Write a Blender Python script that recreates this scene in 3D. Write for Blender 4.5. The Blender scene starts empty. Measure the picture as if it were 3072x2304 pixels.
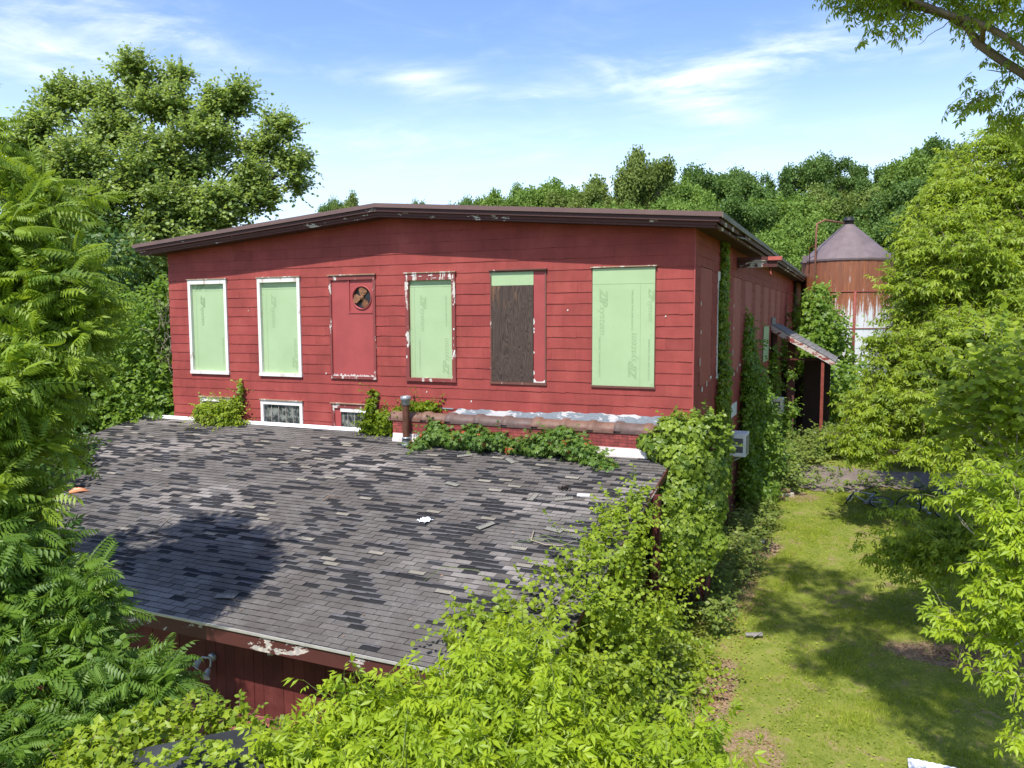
import bpy, math, random
import numpy as np
from math import radians, sin, cos, pi

random.seed(7)
RNG = np.random.default_rng(11)
SC = bpy.context.scene
COL = SC.collection

# ------------------------------------------------------------------ camera
CAMPOS = np.array([3.328, -17.587, -1.12])
CR = np.array([0.91456, 0.404431, -0.003897])
CU = np.array([-0.031514, 0.080865, 0.996227])
CF = np.array([-0.40322, 0.910987, -0.086701])
from mathutils import Matrix, Vector
cam = bpy.data.cameras.new('camera')
camo = bpy.data.objects.new('camera', cam)
COL.objects.link(camo)
m = Matrix.Identity(4)
for i in range(3):
    m[i][0] = CR[i]; m[i][1] = CU[i]; m[i][2] = -CF[i]; m[i][3] = CAMPOS[i]
camo.matrix_world = m
cam.sensor_width = 36.0
cam.lens = 2329.73 / 3072 * 36.0
cam.clip_start = 0.1
cam.clip_end = 3000
SC.camera = camo

# ------------------------------------------------------------------ world, sun, exposure
SUN_DIR = Vector((0.02, 0.50, -0.80)).normalized()       # direction the light travels
elev = math.asin(-SUN_DIR.z)
azim = math.atan2(-SUN_DIR.x, -SUN_DIR.y)                # where the sun stands, from +Y clockwise
world = bpy.data.worlds.new('World')
SC.world = world
world.use_nodes = True
wn = world.node_tree
wn.nodes.clear()
wo = wn.nodes.new('ShaderNodeOutputWorld')
bg = wn.nodes.new('ShaderNodeBackground')
bg.inputs['Strength'].default_value = 0.15
wn.links.new(bg.outputs[0], wo.inputs[0])
sky = wn.nodes.new('ShaderNodeTexSky')
sky.sky_type = 'NISHITA'
sky.sun_disc = False
sky.sun_elevation = elev
sky.sun_rotation = azim
sky.air_density = 1.0
sky.dust_density = 0.6
sky.ozone_density = 1.6


class NT:
    """tiny helper round a node tree"""
    def __init__(s, nt): s.nt = nt
    def n(s, t, **kw):
        x = s.nt.nodes.new(t)
        for k, v in kw.items(): setattr(x, k, v)
        return x
    def l(s, a, b): s.nt.links.new(a, b)
    def val(s, sock, v):
        if hasattr(v, 'is_output') or isinstance(v, bpy.types.NodeSocket): s.l(v, sock)
        else: sock.default_value = v
    def math(s, op, a, b=None, c=None, clamp=False):
        x = s.n('ShaderNodeMath', operation=op, use_clamp=clamp)
        s.val(x.inputs[0], a)
        if b is not None: s.val(x.inputs[1], b)
        if c is not None: s.val(x.inputs[2], c)
        return x.outputs[0]
    def mix(s, f, a, b, mode='MIX'):
        x = s.n('ShaderNodeMix', data_type='RGBA', blend_type=mode)
        s.val(x.inputs['Factor'], f)
        s.val(x.inputs[6], a if isinstance(a, bpy.types.NodeSocket) else tuple(a) + ((1,) if len(a) == 3 else ()))
        s.val(x.inputs[7], b if isinstance(b, bpy.types.NodeSocket) else tuple(b) + ((1,) if len(b) == 3 else ()))
        return x.outputs[2]
    def coords(s, scale=(1, 1, 1), kind='Object', rot=(0, 0, 0)):
        tc = s.n('ShaderNodeTexCoord')
        mp = s.n('ShaderNodeMapping')
        mp.inputs['Scale'].default_value = scale
        mp.inputs['Rotation'].default_value = rot
        s.l(tc.outputs[kind], mp.inputs[0])
        return mp.outputs[0]
    def noise(s, vec, scale=5, detail=4, rough=0.5, dist=0.0):
        x = s.n('ShaderNodeTexNoise')
        s.l(vec, x.inputs['Vector'])
        x.inputs['Scale'].default_value = scale
        x.inputs['Detail'].default_value = detail
        x.inputs['Roughness'].default_value = rough
        x.inputs['Distortion'].default_value = dist
        return x.outputs['Fac']
    def ramp(s, f, a, b, va=0.0, vb=1.0):
        x = s.n('ShaderNodeMapRange')
        x.interpolation_type = 'SMOOTHSTEP'
        s.val(x.inputs[0], f)
        x.inputs[1].default_value = a; x.inputs[2].default_value = b
        x.inputs[3].default_value = va; x.inputs[4].default_value = vb
        return x.outputs[0]


W = NT(wn)
tc = W.n('ShaderNodeTexCoord')
sep = W.n('ShaderNodeSeparateXYZ'); W.l(tc.outputs['Generated'], sep.inputs[0])
az = W.math('ARCTAN2', sep.outputs[0], sep.outputs[1])
el = W.math('ARCSINE', sep.outputs[2])
# cirrus lives on a high plane: direction divided by height
zz = W.math('ADD', W.math('MAXIMUM', sep.outputs[2], 0.0), 0.10)
cx_ = W.math('DIVIDE', sep.outputs[0], zz); cy_ = W.math('DIVIDE', sep.outputs[1], zz)
cmb = W.n('ShaderNodeCombineXYZ'); W.l(cx_, cmb.inputs[0]); W.l(cy_, cmb.inputs[1])
mpc = W.n('ShaderNodeMapping'); W.l(cmb.outputs[0], mpc.inputs[0])
mpc.inputs['Rotation'].default_value = (0, 0, radians(-28))
mpc.inputs['Scale'].default_value = (1.0, 2.6, 1)
st1 = W.noise(mpc.outputs[0], 1.6, 9, 0.62, 0.35)
mpe = W.n('ShaderNodeCombineXYZ'); W.l(az, mpe.inputs[0]); W.l(W.math('MULTIPLY', el, 4.0), mpe.inputs[1])
st2 = W.noise(mpe.outputs[0], 5.5, 9, 0.62, 0.5)
wob = W.noise(mpe.outputs[0], 4.0, 4, 0.5, 0.4)
CL = [(-0.20, 0.285, 0.13, 0.020, .62, .20), (-0.172, 0.252, 0.045, 0.026, .6, -.5), (-0.28, 0.310, 0.06, 0.016, .40, -.2), (-0.05, 0.300, 0.09, 0.012, .40, .15),
      (-0.513, 0.295, 0.045, 0.010, .38, .25), (-0.54, 0.283, 0.025, 0.018, .35, 0), (-0.47, 0.268, 0.05, 0.010, .42, -.35), (-0.389, 0.267, 0.025, 0.006, .5, 0),
      (-0.98, 0.318, 0.11, 0.018, .55, -.1), (-0.815, 0.315, 0.07, 0.022, .55, -.3), (-0.913, 0.278, 0.09, 0.011, .6, -.15),
      (0.02, 0.285, 0.13, 0.013, .32, .1), (-0.615, 0.303, 0.03, 0.015, .35, 0), (-0.93, 0.25, 0.12, 0.018, .45, -.1),
      (-0.431, 0.215, 0.35, 0.014, .25, 0), (-0.15, 0.165, 0.30, 0.012, .22, 0), (-0.8, 0.2, 0.3, 0.02, .25, 0)]
tot = None
for (a0, e0, wa, we, amp, tilt) in CL:
    da = W.math('SUBTRACT', az, a0)
    de = W.math('SUBTRACT', el, e0)
    de = W.math('SUBTRACT', de, W.math('MULTIPLY', da, tilt * 0.5))
    de = W.math('ADD', de, W.math('MULTIPLY', W.math('SUBTRACT', wob, 0.5), 0.05))
    u = W.math('DIVIDE', da, wa * 1.25); v = W.math('DIVIDE', de, we * 1.35)
    r2 = W.math('ADD', W.math('MULTIPLY', u, u), W.math('MULTIPLY', v, v))
    g = W.math('MULTIPLY', W.math('POWER', 2.718, W.math('MULTIPLY', r2, -1.0)), amp)
    tot = g if tot is None else W.math('ADD', tot, g)
mask = W.math('MINIMUM', tot, 1.0)
streak = W.ramp(W.math('ADD', W.math('MULTIPLY', st1, .45), W.math('MULTIPLY', st2, .55)), 0.40, 0.68)
cloud = W.math('MULTIPLY', mask, W.math('ADD', W.math('MULTIPLY', streak, 0.97), 0.03))
faint = W.math('MULTIPLY', W.ramp(st2, 0.45, 0.85), 0.12)
cloud = W.math('MINIMUM', W.math('ADD', cloud, faint), 0.92)
# haze low in the sky
lowh = W.ramp(el, 0.33, 0.08, 0.0, 0.85)
hs = W.n('ShaderNodeHueSaturation'); hs.inputs['Saturation'].default_value = 1.12; hs.inputs['Hue'].default_value = 0.508; hs.inputs['Value'].default_value = 0.96
W.l(sky.outputs[0], hs.inputs['Color'])
c1 = W.mix(lowh, hs.outputs[0], (3.8, 4.8, 6.1))
c2 = W.mix(cloud, c1, (5.2, 5.55, 6.0))
W.l(c2, bg.inputs['Color'])

sun = bpy.data.lights.new('sun', 'SUN')
sun.energy = 3.8
sun.angle = radians(0.55)
sun.color = (1.0, 0.965, 0.90)
suno = bpy.data.objects.new('sun', sun)
COL.objects.link(suno)
suno.rotation_euler = SUN_DIR.to_track_quat('-Z', 'Y').to_euler()
suno.location = (-5, -30, 40)

SC.view_settings.view_transform = 'Standard'
SC.view_settings.look = 'None'
SC.view_settings.gamma = 1.0
SC.view_settings.exposure = 0.80
SC.render.engine = 'CYCLES'
SC.cycles.use_denoising = True
SC.cycles.max_bounces = 6
SC.cycles.diffuse_bounces = 3
SC.cycles.glossy_bounces = 2
SC.cycles.transmission_bounces = 4
SC.cycles.transparent_max_bounces = 4
SC.cycles.caustics_reflective = False
SC.cycles.caustics_refractive = False
SC.cycles.sample_clamp_indirect = 6


# ------------------------------------------------------------------ helpers
def at(px, py, depth):
    """photo pixel + real distance -> point of the place"""
    return CAMPOS + (CF + CR * (px - 1536) / 2329.73 - CU * (py - 1152) / 2329.73) * depth


def gz(x, y):
    """height of the ground"""
    z = np.interp(y, [-14, -3, 17], [-8.55, -8.1, -6.7])
    d = np.hypot(x, y)
    t = np.clip((d - 52) / 85.0, 0, 1); t = t * t * (3 - 2 * t)
    s = np.clip((x + 75) / 75.0, 0, 1); s = s * s * (3 - 2 * s)
    return z + 17.0 * t * (0.25 + 0.75 * s) * (np.asarray(y) > 5)


ROOTLOC = {}


def tag(o, label=None, cat=None, group=None, kind=None):
    if label: o['label'] = label
    if cat: o['category'] = cat
    if group: o['group'] = group
    if kind: o['kind'] = kind
    return o


def thing(name, loc, label, cat, group=None):
    o = bpy.data.objects.new(name, None)
    COL.objects.link(o)
    o.location = loc
    o.empty_display_size = 0.3
    ROOTLOC[o.name] = np.array(loc, float)
    return tag(o, label, cat, group)


def link_mesh(name, me, parent):
    ob = bpy.data.objects.new(name, me)
    COL.objects.link(ob)
    if parent is not None: ob.parent = parent
    return ob


def root_offset(parent):
    while parent is not None and parent.parent is not None: parent = parent.parent
    if parent is None: return np.zeros(3)
    return ROOTLOC.get(parent.name, np.zeros(3))


class MB:
    """collects polygons; build() links them as ONE mesh object"""
    def __init__(s): s.v = []; s.f = []; s.c = []; s.sm = []
    def add(s, verts, faces, col=None, smooth=False):
        b = len(s.v)
        s.v.extend([tuple(map(float, p)) for p in verts])
        for f in faces:
            s.f.append(tuple(b + i for i in f)); s.c.append(col); s.sm.append(smooth)
        return s
    def box(s, a, b, col=None):
        x0, y0, z0 = [min(a[i], b[i]) for i in range(3)]
        x1, y1, z1 = [max(a[i], b[i]) for i in range(3)]
        v = [(x0, y0, z0), (x1, y0, z0), (x1, y1, z0), (x0, y1, z0), (x0, y0, z1), (x1, y0, z1), (x1, y1, z1), (x0, y1, z1)]
        return s.add(v, [(0, 3, 2, 1), (4, 5, 6, 7), (0, 1, 5, 4), (1, 2, 6, 5), (2, 3, 7, 6), (3, 0, 4, 7)], col)
    def hexa(s, v8, col=None):
        return s.add(v8, [(0, 3, 2, 1), (4, 5, 6, 7), (0, 1, 5, 4), (1, 2, 6, 5), (2, 3, 7, 6), (3, 0, 4, 7)], col)
    def obox(s, c, ax, ay, az_, col=None):
        c = np.array(c, float); ax = np.array(ax, float) / 2; ay = np.array(ay, float) / 2; az_ = np.array(az_, float) / 2
        v = [c + sx * ax + sy * ay + sz * az_ for sz in (-1, 1) for sx, sy in ((-1, -1), (1, -1), (1, 1), (-1, 1))]
        return s.hexa(v, col)
    def tube(s, pts, radii, n=8, cap=True, smooth=True, col=None):
        pts = [np.array(p, float) for p in pts]
        if np.isscalar(radii): radii = [radii] * len(pts)
        up = np.array([0.13, 0.21, 0.97]); vs = []
        prevx = None
        for i, p in enumerate(pts):
            t = pts[min(i + 1, len(pts) - 1)] - pts[max(i - 1, 0)]
            t = t / (np.linalg.norm(t) + 1e-9)
            x = np.cross(up, t) if prevx is None else prevx - t * (prevx @ t)
            if np.linalg.norm(x) < 1e-4: x = np.cross(np.array([1, 0, 0.]), t)
            x /= np.linalg.norm(x); prevx = x
            y = np.cross(t, x)
            for k in range(n):
                a = 2 * pi * k / n
                vs.append(p + radii[i] * (cos(a) * x + sin(a) * y))
        fs = []
        for i in range(len(pts) - 1):
            for k in range(n):
                k2 = (k + 1) % n
                fs.append((i * n + k, i * n + k2, (i + 1) * n + k2, (i + 1) * n + k))
        s.add(vs, fs, col, smooth)
        if cap:
            b = len(s.v) - len(vs)
            s.f.append(tuple(b + k for k in reversed(range(n)))); s.c.append(col); s.sm.append(False)
            s.f.append(tuple(b + (len(pts) - 1) * n + k for k in range(n))); s.c.append(col); s.sm.append(False)
        return s
    def lathe(s, c, prof, n=32, smooth=True, axis='z', col=None):
        c = np.array(c, float); vs = []
        for (r, h) in prof:
            for k in range(n):
                a = 2 * pi * k / n
                if axis == 'z': vs.append(c + np.array([r * cos(a), r * sin(a), h]))
                elif axis == 'y': vs.append(c + np.array([r * cos(a), h, r * sin(a)]))
                else: vs.append(c + np.array([h, r * cos(a), r * sin(a)]))
        fs = []
        for i in range(len(prof) - 1):
            for k in range(n):
                k2 = (k + 1) % n
                fs.append((i * n + k, i * n + k2, (i + 1) * n + k2, (i + 1) * n + k))
        return s.add(vs, fs, col, smooth)
    def build(s, name, mat, parent=None, local=False, bevel=0):
        off = np.zeros(3) if local else root_offset(parent)
        me = bpy.data.meshes.new(name)
        me.from_pydata((np.array(s.v).reshape(-1, 3) - off).tolist(), [], s.f)
        mats = mat if isinstance(mat, (list, tuple)) else [mat]
        for m_ in mats: me.materials.append(m_)
        me.polygons.foreach_set('use_smooth', s.sm)
        if any(c is not None for c in s.c):
            at_ = me.attributes.new('tone', 'FLOAT_COLOR', 'FACE')
            arr = np.ones((len(s.c), 4), np.float32)
            for i, c in enumerate(s.c):
                if c is not None: arr[i, :len(c)] = c
            at_.data.foreach_set('color', arr.ravel())
        me.update()
        ob = link_mesh(name, me, parent)
        if bevel:
            md = ob.modifiers.new('bevel', 'BEVEL'); md.width = bevel; md.segments = 1; md.limit_method = 'ANGLE'
        return ob


def tri_mesh(name, V, Fc, tint, mat, parent=None, local=False):
    """big triangle mesh from numpy arrays"""
    off = np.zeros(3) if local else root_offset(parent)
    V = (V - off).astype(np.float32)
    me = bpy.data.meshes.new(name)
    me.vertices.add(len(V)); me.vertices.foreach_set('co', V.ravel())
    nf = len(Fc)
    me.loops.add(nf * 3); me.loops.foreach_set('vertex_index', Fc.astype(np.int32).ravel())
    me.polygons.add(nf); me.polygons.foreach_set('loop_start', (np.arange(nf) * 3).astype(np.int32))
    me.update(calc_edges=True)
    a = me.attributes.new('tint', 'FLOAT', 'FACE')
    a.data.foreach_set('value', tint.astype(np.float32))
    me.materials.append(mat)
    return link_mesh(name, me, parent)


# ------------------------------------------------------------------ materials
def new_mat(name):
    mt = bpy.data.materials.new(name)
    mt.use_nodes = True
    nt = mt.node_tree
    nt.nodes.clear()
    o = nt.nodes.new('ShaderNodeOutputMaterial')
    b = nt.nodes.new('ShaderNodeBsdfPrincipled')
    nt.links.new(b.outputs[0], o.inputs[0])
    return mt, NT(nt), b, o


def bump(M, b, h, strength=0.3, dist=0.02):
    x = M.n('ShaderNodeBump')
    x.inputs['Strength'].default_value = strength
    x.inputs['Distance'].default_value = dist
    M.l(h, x.inputs['Height']); M.l(x.outputs[0], b.inputs['Normal'])


def simple(name, colr, rough=0.7, var=0.25, scale=6, metal=0.0, stretch=(1, 1, 1), fine=60, bumpy=0.15, spec=0.4):
    mt, M, b, o = new_mat(name)
    v = M.coords(stretch)
    n1 = M.noise(v, scale, 5, 0.6); n2 = M.noise(v, fine, 3, 0.6)
    f = M.math('ADD', M.math('MULTIPLY', n1, 0.65), M.math('MULTIPLY', n2, 0.35))
    f = M.ramp(f, 0.3, 0.7)
    lo = tuple(c * (1 - var) for c in colr); hi = tuple(min(1, c * (1 + var)) for c in colr)
    M.l(M.mix(f, lo, hi), b.inputs['Base Color'])
    b.inputs['Roughness'].default_value = rough
    b.inputs['Metallic'].default_value = metal
    b.inputs['Specular IOR Level'].default_value = spec
    if bumpy: bump(M, b, n2, bumpy, 0.01)
    return mt


def peeling(name, paint, under, amount=0.5, scale=5, stretch=(1, 1, 1), rough=0.65, under2=(0.55, 0.5, 0.45)):
    """old paint flaked off in patches"""
    mt, M, b, o = new_mat(name)
    v = M.coords(stretch)
    n = M.noise(v, scale, 8, 0.65, 0.4); n2 = M.noise(v, scale * 9, 4, 0.6); n3 = M.noise(v, 3, 3, .5)
    k = M.math('ADD', n, M.math('MULTIPLY', M.math('SUBTRACT', n2, 0.5), 0.18))
    msk = M.ramp(k, amount, amount + 0.015)
    p = M.mix(n3, tuple(c * .8 for c in paint), tuple(min(1, c * 1.2) for c in paint))
    u = M.mix(M.ramp(n2, .4, .6), under, under2)
    M.l(M.mix(msk, p, u), b.inputs['Base Color'])
    b.inputs['Roughness'].default_value = rough
    bump(M, b, msk, -0.35, 0.004)
    return mt


RED = (0.285, 0.052, 0.044)
def siding_mat(name, base, chips=0.70):
    mt, M, b, o = new_mat(name)
    tn = M.n('ShaderNodeAttribute', attribute_name='tone')
    v = M.coords()
    n1 = M.noise(v, 1.1, 5, 0.6); n2 = M.noise(v, 90, 3, 0.7); n3 = M.noise(v, 9, 6, 0.7, 0.3)
    vs = M.coords((1, 1, 0.12)); n4 = M.noise(vs, 5, 4, .6)
    f = M.math('ADD', M.math('MULTIPLY', n1, 0.5), M.math('ADD', M.math('MULTIPLY', n2, 0.3), M.math('MULTIPLY', n4, .2)))
    c = M.mix(M.ramp(f, 0.32, 0.68), tuple(x * 0.74 for x in base), tuple(min(1, x * 1.22) for x in base))
    c = M.mix(1.0, c, tn.outputs['Color'], 'MULTIPLY')
    # rubbed dull pinkish bloom
    c = M.mix(M.math('MULTIPLY', M.ramp(n1, .5, .75), .20), c, (0.36, 0.11, 0.09))
    c = M.mix(M.math('MULTIPLY', M.ramp(n4, .55, .75), .35), c, tuple(x * .55 for x in base))
    chip = M.ramp(n3, chips + .09, chips + .10)
    c = M.mix(chip, c, (0.62, 0.56, 0.52))
    M.l(c, b.inputs['Base Color'])
    b.inputs['Roughness'].default_value = 0.72
    b.inputs['Specular IOR Level'].default_value = 0.3
    hgt = M.math('ADD', M.math('MULTIPLY', n2, .6), M.math('MULTIPLY', M.noise(M.coords((1, 1, 6)), 3, 4, .6), .8))
    bump(M, b, hgt, 0.35, 0.01)
    return mt


M_SIDING = siding_mat('red painted siding shingle', RED)
M_REDBOARD = simple('red painted board', (0.33, 0.06, 0.058), 0.6, 0.14, 1.5, fine=70, bumpy=.12)
M_REDDARK = simple('dark red paint', (0.085, 0.02, 0.017), 0.6, 0.3, 4)
M_SOFFIT = simple('brown red soffit boards', (0.055, 0.018, 0.015), 0.8, 0.3, 3)
M_DRIP = simple('brown metal roof edge', (0.16, 0.095, 0.085), 0.45, 0.12, 2, metal=0.2, fine=30)
M_FASCIA = peeling('peeling shade darkened fascia', (0.05, 0.014, 0.012), (0.45, 0.42, 0.38), 0.65, 1.6, (1, 1, 3))  # peeling paint, its red darkened to carry the eave shadow
M_MOULD = peeling('peeling shade darkened moulding', (0.075, 0.018, 0.016), (0.5, 0.45, 0.4), 0.58, 1.3, (1, 1, 3))  # red also lowered for the shaded band under the roof edge
M_WHITE = peeling('weathered white trim', (0.70, 0.675, 0.63), (0.42, 0.33, 0.26), 0.60, 4, (1, 1, .4))
M_TRIMPEEL = peeling('red and white peeling trim', (0.20, 0.04, 0.035), (0.55, 0.5, 0.44), 0.57, 6, (1, 1, .35))
M_TRIMTAN = peeling('bare tan trim', (0.30, 0.19, 0.12), (0.5, 0.42, 0.33), 0.55, 6, (1, 1, .35))
M_TRIMDARK = peeling('thin dark trim', (0.13, 0.05, 0.035), (0.5, 0.4, 0.3), 0.62, 7, (1, 1, .4))
M_SILL = peeling('worn grey sill', (0.5, 0.46, 0.4), (0.25, 0.17, 0.13), 0.55, 4, (.4, 1, 1))
M_GREY = simple('weathered grey wood', (0.25, 0.23, 0.21), 0.8, .3, 8, stretch=(1, .2, 1))
M_BLACK = simple('black paint', (0.02, 0.02, 0.022), 0.5, .3, 8)
M_CONC = simple('worn concrete', (0.30, 0.25, 0.2), 0.9, .25, 3)
M_LETTER = simple('grey green print', (0.272, 0.38, 0.20), 0.7, .08, 10, bumpy=0)
M_LETTERD = simple('darker green print', (0.215, 0.31, 0.155), 0.7, .1, 10, bumpy=0)


def green_mat():
    mt, M, b, o = new_mat('green sheathing panel')
    v = M.coords()
    n1 = M.noise(v, 1.2, 4, .6); n2 = M.noise(v, 130, 3, .6)
    c = M.mix(M.ramp(M.math('ADD', M.math('MULTIPLY', n1, .6), M.math('MULTIPLY', n2, .4)), .3, .7), (0.32, 0.435, 0.235), (0.375, 0.495, 0.28))
    n3 = M.noise(v, 7, 5, .6)
    c = M.mix(M.ramp(n3, .68, .8, 0, .2), c, (0.5, .58, .4))
    M.l(c, b.inputs['Base Color']); b.inputs['Roughness'].default_value = .55
    bump(M, b, n2, .15, .005)
    return mt


M_GREEN = green_mat()


def ply_mat():
    mt, M, b, o = new_mat('stained plywood')
    v = M.coords((1, 1, .16))
    w = M.n('ShaderNodeTexNoise'); M.l(v, w.inputs['Vector']); w.inputs['Scale'].default_value = 3.2; w.inputs['Detail'].default_value = 3; w.inputs['Distortion'].default_value = 1.2
    rings = M.math('FRACT', M.math('MULTIPLY', w.outputs['Fac'], 16))
    g = M.noise(M.coords((1, 1, .05)), 55, 4, .7)
    c = M.mix(M.ramp(rings, .1, .9), (0.03, 0.017, 0.012), (0.085, 0.055, 0.04))
    c = M.mix(M.ramp(g, .35, .7, 0, .55), c, (0.03, 0.016, .012))
    tcn = M.n('ShaderNodeTexCoord'); sp = M.n('ShaderNodeSeparateXYZ'); M.l(tcn.outputs['Object'], sp.inputs[0])
    st = M.noise(M.coords((1, 1, .12)), 9, 4, .6)
    top = M.math('MULTIPLY', M.ramp(sp.outputs[2], 5.9, 6.7), M.ramp(st, .52, .66))
    c = M.mix(M.math('MULTIPLY', top, .6), c, (0.26, 0.12, 0.05))
    M.l(c, b.inputs['Base Color']); b.inputs['Roughness'].default_value = .7
    bump(M, b, rings, .1, .004)
    return mt


M_PLY = ply_mat()


def shingle_mat(name='asphalt roof shingle'):
    mt, M, b, o = new_mat(name)
    tn = M.n('ShaderNodeAttribute', attribute_name='tone')
    v = M.coords()
    n2 = M.noise(v, 160, 2, .8); n1 = M.noise(v, 1.3, 6, .65); n3 = M.noise(M.coords((1, 2.2, 1)), 14, 5, .7)
    c = M.mix(1.0, tn.outputs['Color'], M.mix(M.ramp(n2, .25, .75), (.55, .55, .56), (1.35, 1.34, 1.35)), 'MULTIPLY')
    c = M.mix(1.0, c, M.mix(M.ramp(n1, .3, .7), (.82, .80, .80), (1.2, 1.2, 1.22)), 'MULTIPLY')
    pale = M.math('MULTIPLY', M.math('MULTIPLY', M.ramp(n3, .5, .72), M.ramp(n1, .42, .62)), .5)
    pale = M.math('MULTIPLY', pale, tn.outputs['Alpha'])
    c = M.mix(pale, c, (.27, .27, .28))
    M.l(c, b.inputs['Base Color']); b.inputs['Roughness'].default_value = .85
    b.inputs['Specular IOR Level'].default_value = .25
    bump(M, b, n2, .5, .006)
    return mt


M_SHINGLE = shingle_mat()


def brick_mat(name, c1, c2, mortar, scale=1.0):
    mt, M, b, o = new_mat(name)
    tcn = M.n('ShaderNodeTexCoord'); sp = M.n('ShaderNodeSeparateXYZ'); M.l(tcn.outputs['Object'], sp.inputs[0])
    cb = M.n('ShaderNodeCombineXYZ'); M.l(M.math('ADD', sp.outputs[0], sp.outputs[1]), cb.inputs[0]); M.l(sp.outputs[2], cb.inputs[1])
    br = M.n('ShaderNodeTexBrick'); M.l(cb.outputs[0], br.inputs['Vector'])
    br.inputs['Scale'].default_value = scale
    br.inputs['Brick Width'].default_value = .21; br.inputs['Row Height'].default_value = .072
    br.inputs['Mortar Size'].default_value = .008
    br.inputs['Color1'].default_value = c1 + (1,); br.inputs['Color2'].default_value = c2 + (1,); br.inputs['Mortar'].default_value = mortar + (1,)
    v = M.coords(); n1 = M.noise(v, 6, 6, .65)
    c = M.mix(1.0, br.outputs['Color'], M.mix(M.ramp(n1, .3, .7), (.65, .65, .65), (1.2, 1.2, 1.2)), 'MULTIPLY')
    M.l(c, b.inputs['Base Color']); b.inputs['Roughness'].default_value = .8
    bump(M, b, M.math('SUBTRACT', 1.0, br.outputs['Fac']), .6, .012)
    return mt


M_BRICK = brick_mat('red painted brick', (0.24, 0.04, 0.036), (0.30, 0.06, 0.05), (0.16, 0.03, 0.028))
M_BRICKD = brick_mat('dark painted brick', (0.17, 0.03, 0.027), (0.21, 0.045, 0.037), (0.10, 0.025, 0.022))
M_TILE = simple('glazed brown clay coping', (0.165, 0.09, 0.066), .6, .3, 5, fine=40, spec=.35)
M_TILE2 = simple('purple brown clay coping', (0.115, 0.075, 0.066), .6, .3, 5, fine=40, spec=.35)
M_TAR = peeling('whitewashed tar flashing', (0.60, 0.58, 0.57), (0.26, 0.29, 0.32), .47, 1.4, (1, 1, 2.5), under2=(.22, .25, .28))
M_FLASH = simple('white metal flashing', (0.70, 0.69, 0.70), .4, .08, 3)
M_FLASHP = peeling('pink stained white flashing', (0.70, 0.64, 0.62), (0.48, 0.25, 0.22), .58, 3, (.6, 1, 2))
M_RUSTPIPE = simple('rusty brown pipe', (0.12, 0.05, 0.03), .5, .4, 14, stretch=(1, 1, .3), metal=.3)
M_CAPGREY = simple('grey metal cap', (0.36, 0.38, 0.41), .35, .15, 12, metal=.5)
M_RUST = simple('orange rust', (0.36, 0.13, 0.05), .75, .35, 20)
M_RUSTRED = simple('rusted red metal', (0.22, 0.05, 0.035), .65, .35, 12)
M_GALV = simple('galvanised metal', (0.4, 0.41, 0.42), .4, .15, 8, metal=.7)


def glass_mat():
    mt, M, b, o = new_mat('grimy window glass')
    v = M.coords()
    n = M.noise(v, 5, 6, .65, .6); n2 = M.noise(v, 20, 4, .6)
    c = M.mix(M.ramp(n, .42, .62), (.03, .035, .035), (.22, .23, .2))
    c = M.mix(M.ramp(n2, .6, .7, 0, .5), c, (.5, .5, .45))
    M.l(c, b.inputs['Base Color']); b.inputs['Roughness'].default_value = .18
    return mt


M_GLASS = glass_mat()


def silo_mat():
    mt, M, b, o = new_mat('rust streaked white steel')
    tcn = M.n('ShaderNodeTexCoord'); sp = M.n('ShaderNodeSeparateXYZ'); M.l(tcn.outputs['Object'], sp.inputs[0])
    ang = M.math('ARCTAN2', sp.outputs[1], sp.outputs[0])
    cb = M.n('ShaderNodeCombineXYZ'); M.l(M.math('MULTIPLY', ang, 2.45), cb.inputs[0]); M.l(M.math('MULTIPLY', sp.outputs[2], .035), cb.inputs[1])
    s1 = M.noise(cb.outputs[0], 4.5, 6, .8); s2 = M.ramp(M.noise(cb.outputs[0], 14, 5, .8), .32, .68)
    cb2 = M.n('ShaderNodeCombineXYZ'); M.l(M.math('MULTIPLY', ang, 2.45), cb2.inputs[0]); M.l(M.math('MULTIPLY', sp.outputs[2], .35), cb2.inputs[1])
    s3 = M.noise(cb2.outputs[0], 5, 6, .65)
    # local z: rim at about 8.5, ground at 0
    hgt = M.ramp(sp.outputs[2], 3.6, 7.7, 0, 1)
    k = M.math('ADD', M.math('MULTIPLY', s1, .75), M.math('MULTIPLY', s2, .25))
    k = M.math('ADD', k, M.math('MULTIPLY', M.math('SUBTRACT', s3, .5), .25))
    thr = M.math('SUBTRACT', .70, M.math('MULTIPLY', hgt, .40))
    d = M.math('SUBTRACT', k, thr)
    msk = M.ramp(d, -.03, .06)
    white = M.mix(s3, (.50, .53, .55), (.68, .69, .70))
    rust = M.mix(s2, (.15, .045, .02), (.36, .12, .04))
    rust = M.mix(M.ramp(d, .05, .40, 0, .7), rust, (.13, .05, .035))
    c = M.mix(msk, white, rust)
    c = M.mix(M.ramp(s2, .80, .95, 0, .5), c, (.42, .17, .07))
    M.l(c, b.inputs['Base Color']); b.inputs['Roughness'].default_value = .6
    return mt


M_SILO = silo_mat()
M_CONE = simple('grey brown rusted roof sheet', (0.155, 0.115, 0.115), .6, .2, 2, fine=50, metal=.1)
M_BARK = simple('grey brown bark', (0.16, 0.12, 0.09), .9, .4, 6, stretch=(1, 1, .3), fine=40, bumpy=.6)
M_BARKD = simple('dark bark', (0.07, 0.055, 0.042), .9, .4, 6, stretch=(1, 1, .3), fine=40, bumpy=.6)
M_BARKL = simple('pale bark', (0.30, 0.25, 0.19), .9, .35, 8, stretch=(1, 1, .3), fine=40, bumpy=.5)
M_STEM = simple('green stem', (0.16, 0.22, 0.05), .7, .3, 8)
M_TWIG = simple('dry brown twig', (0.2, 0.13, 0.09), .9, .3, 8)


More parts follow.
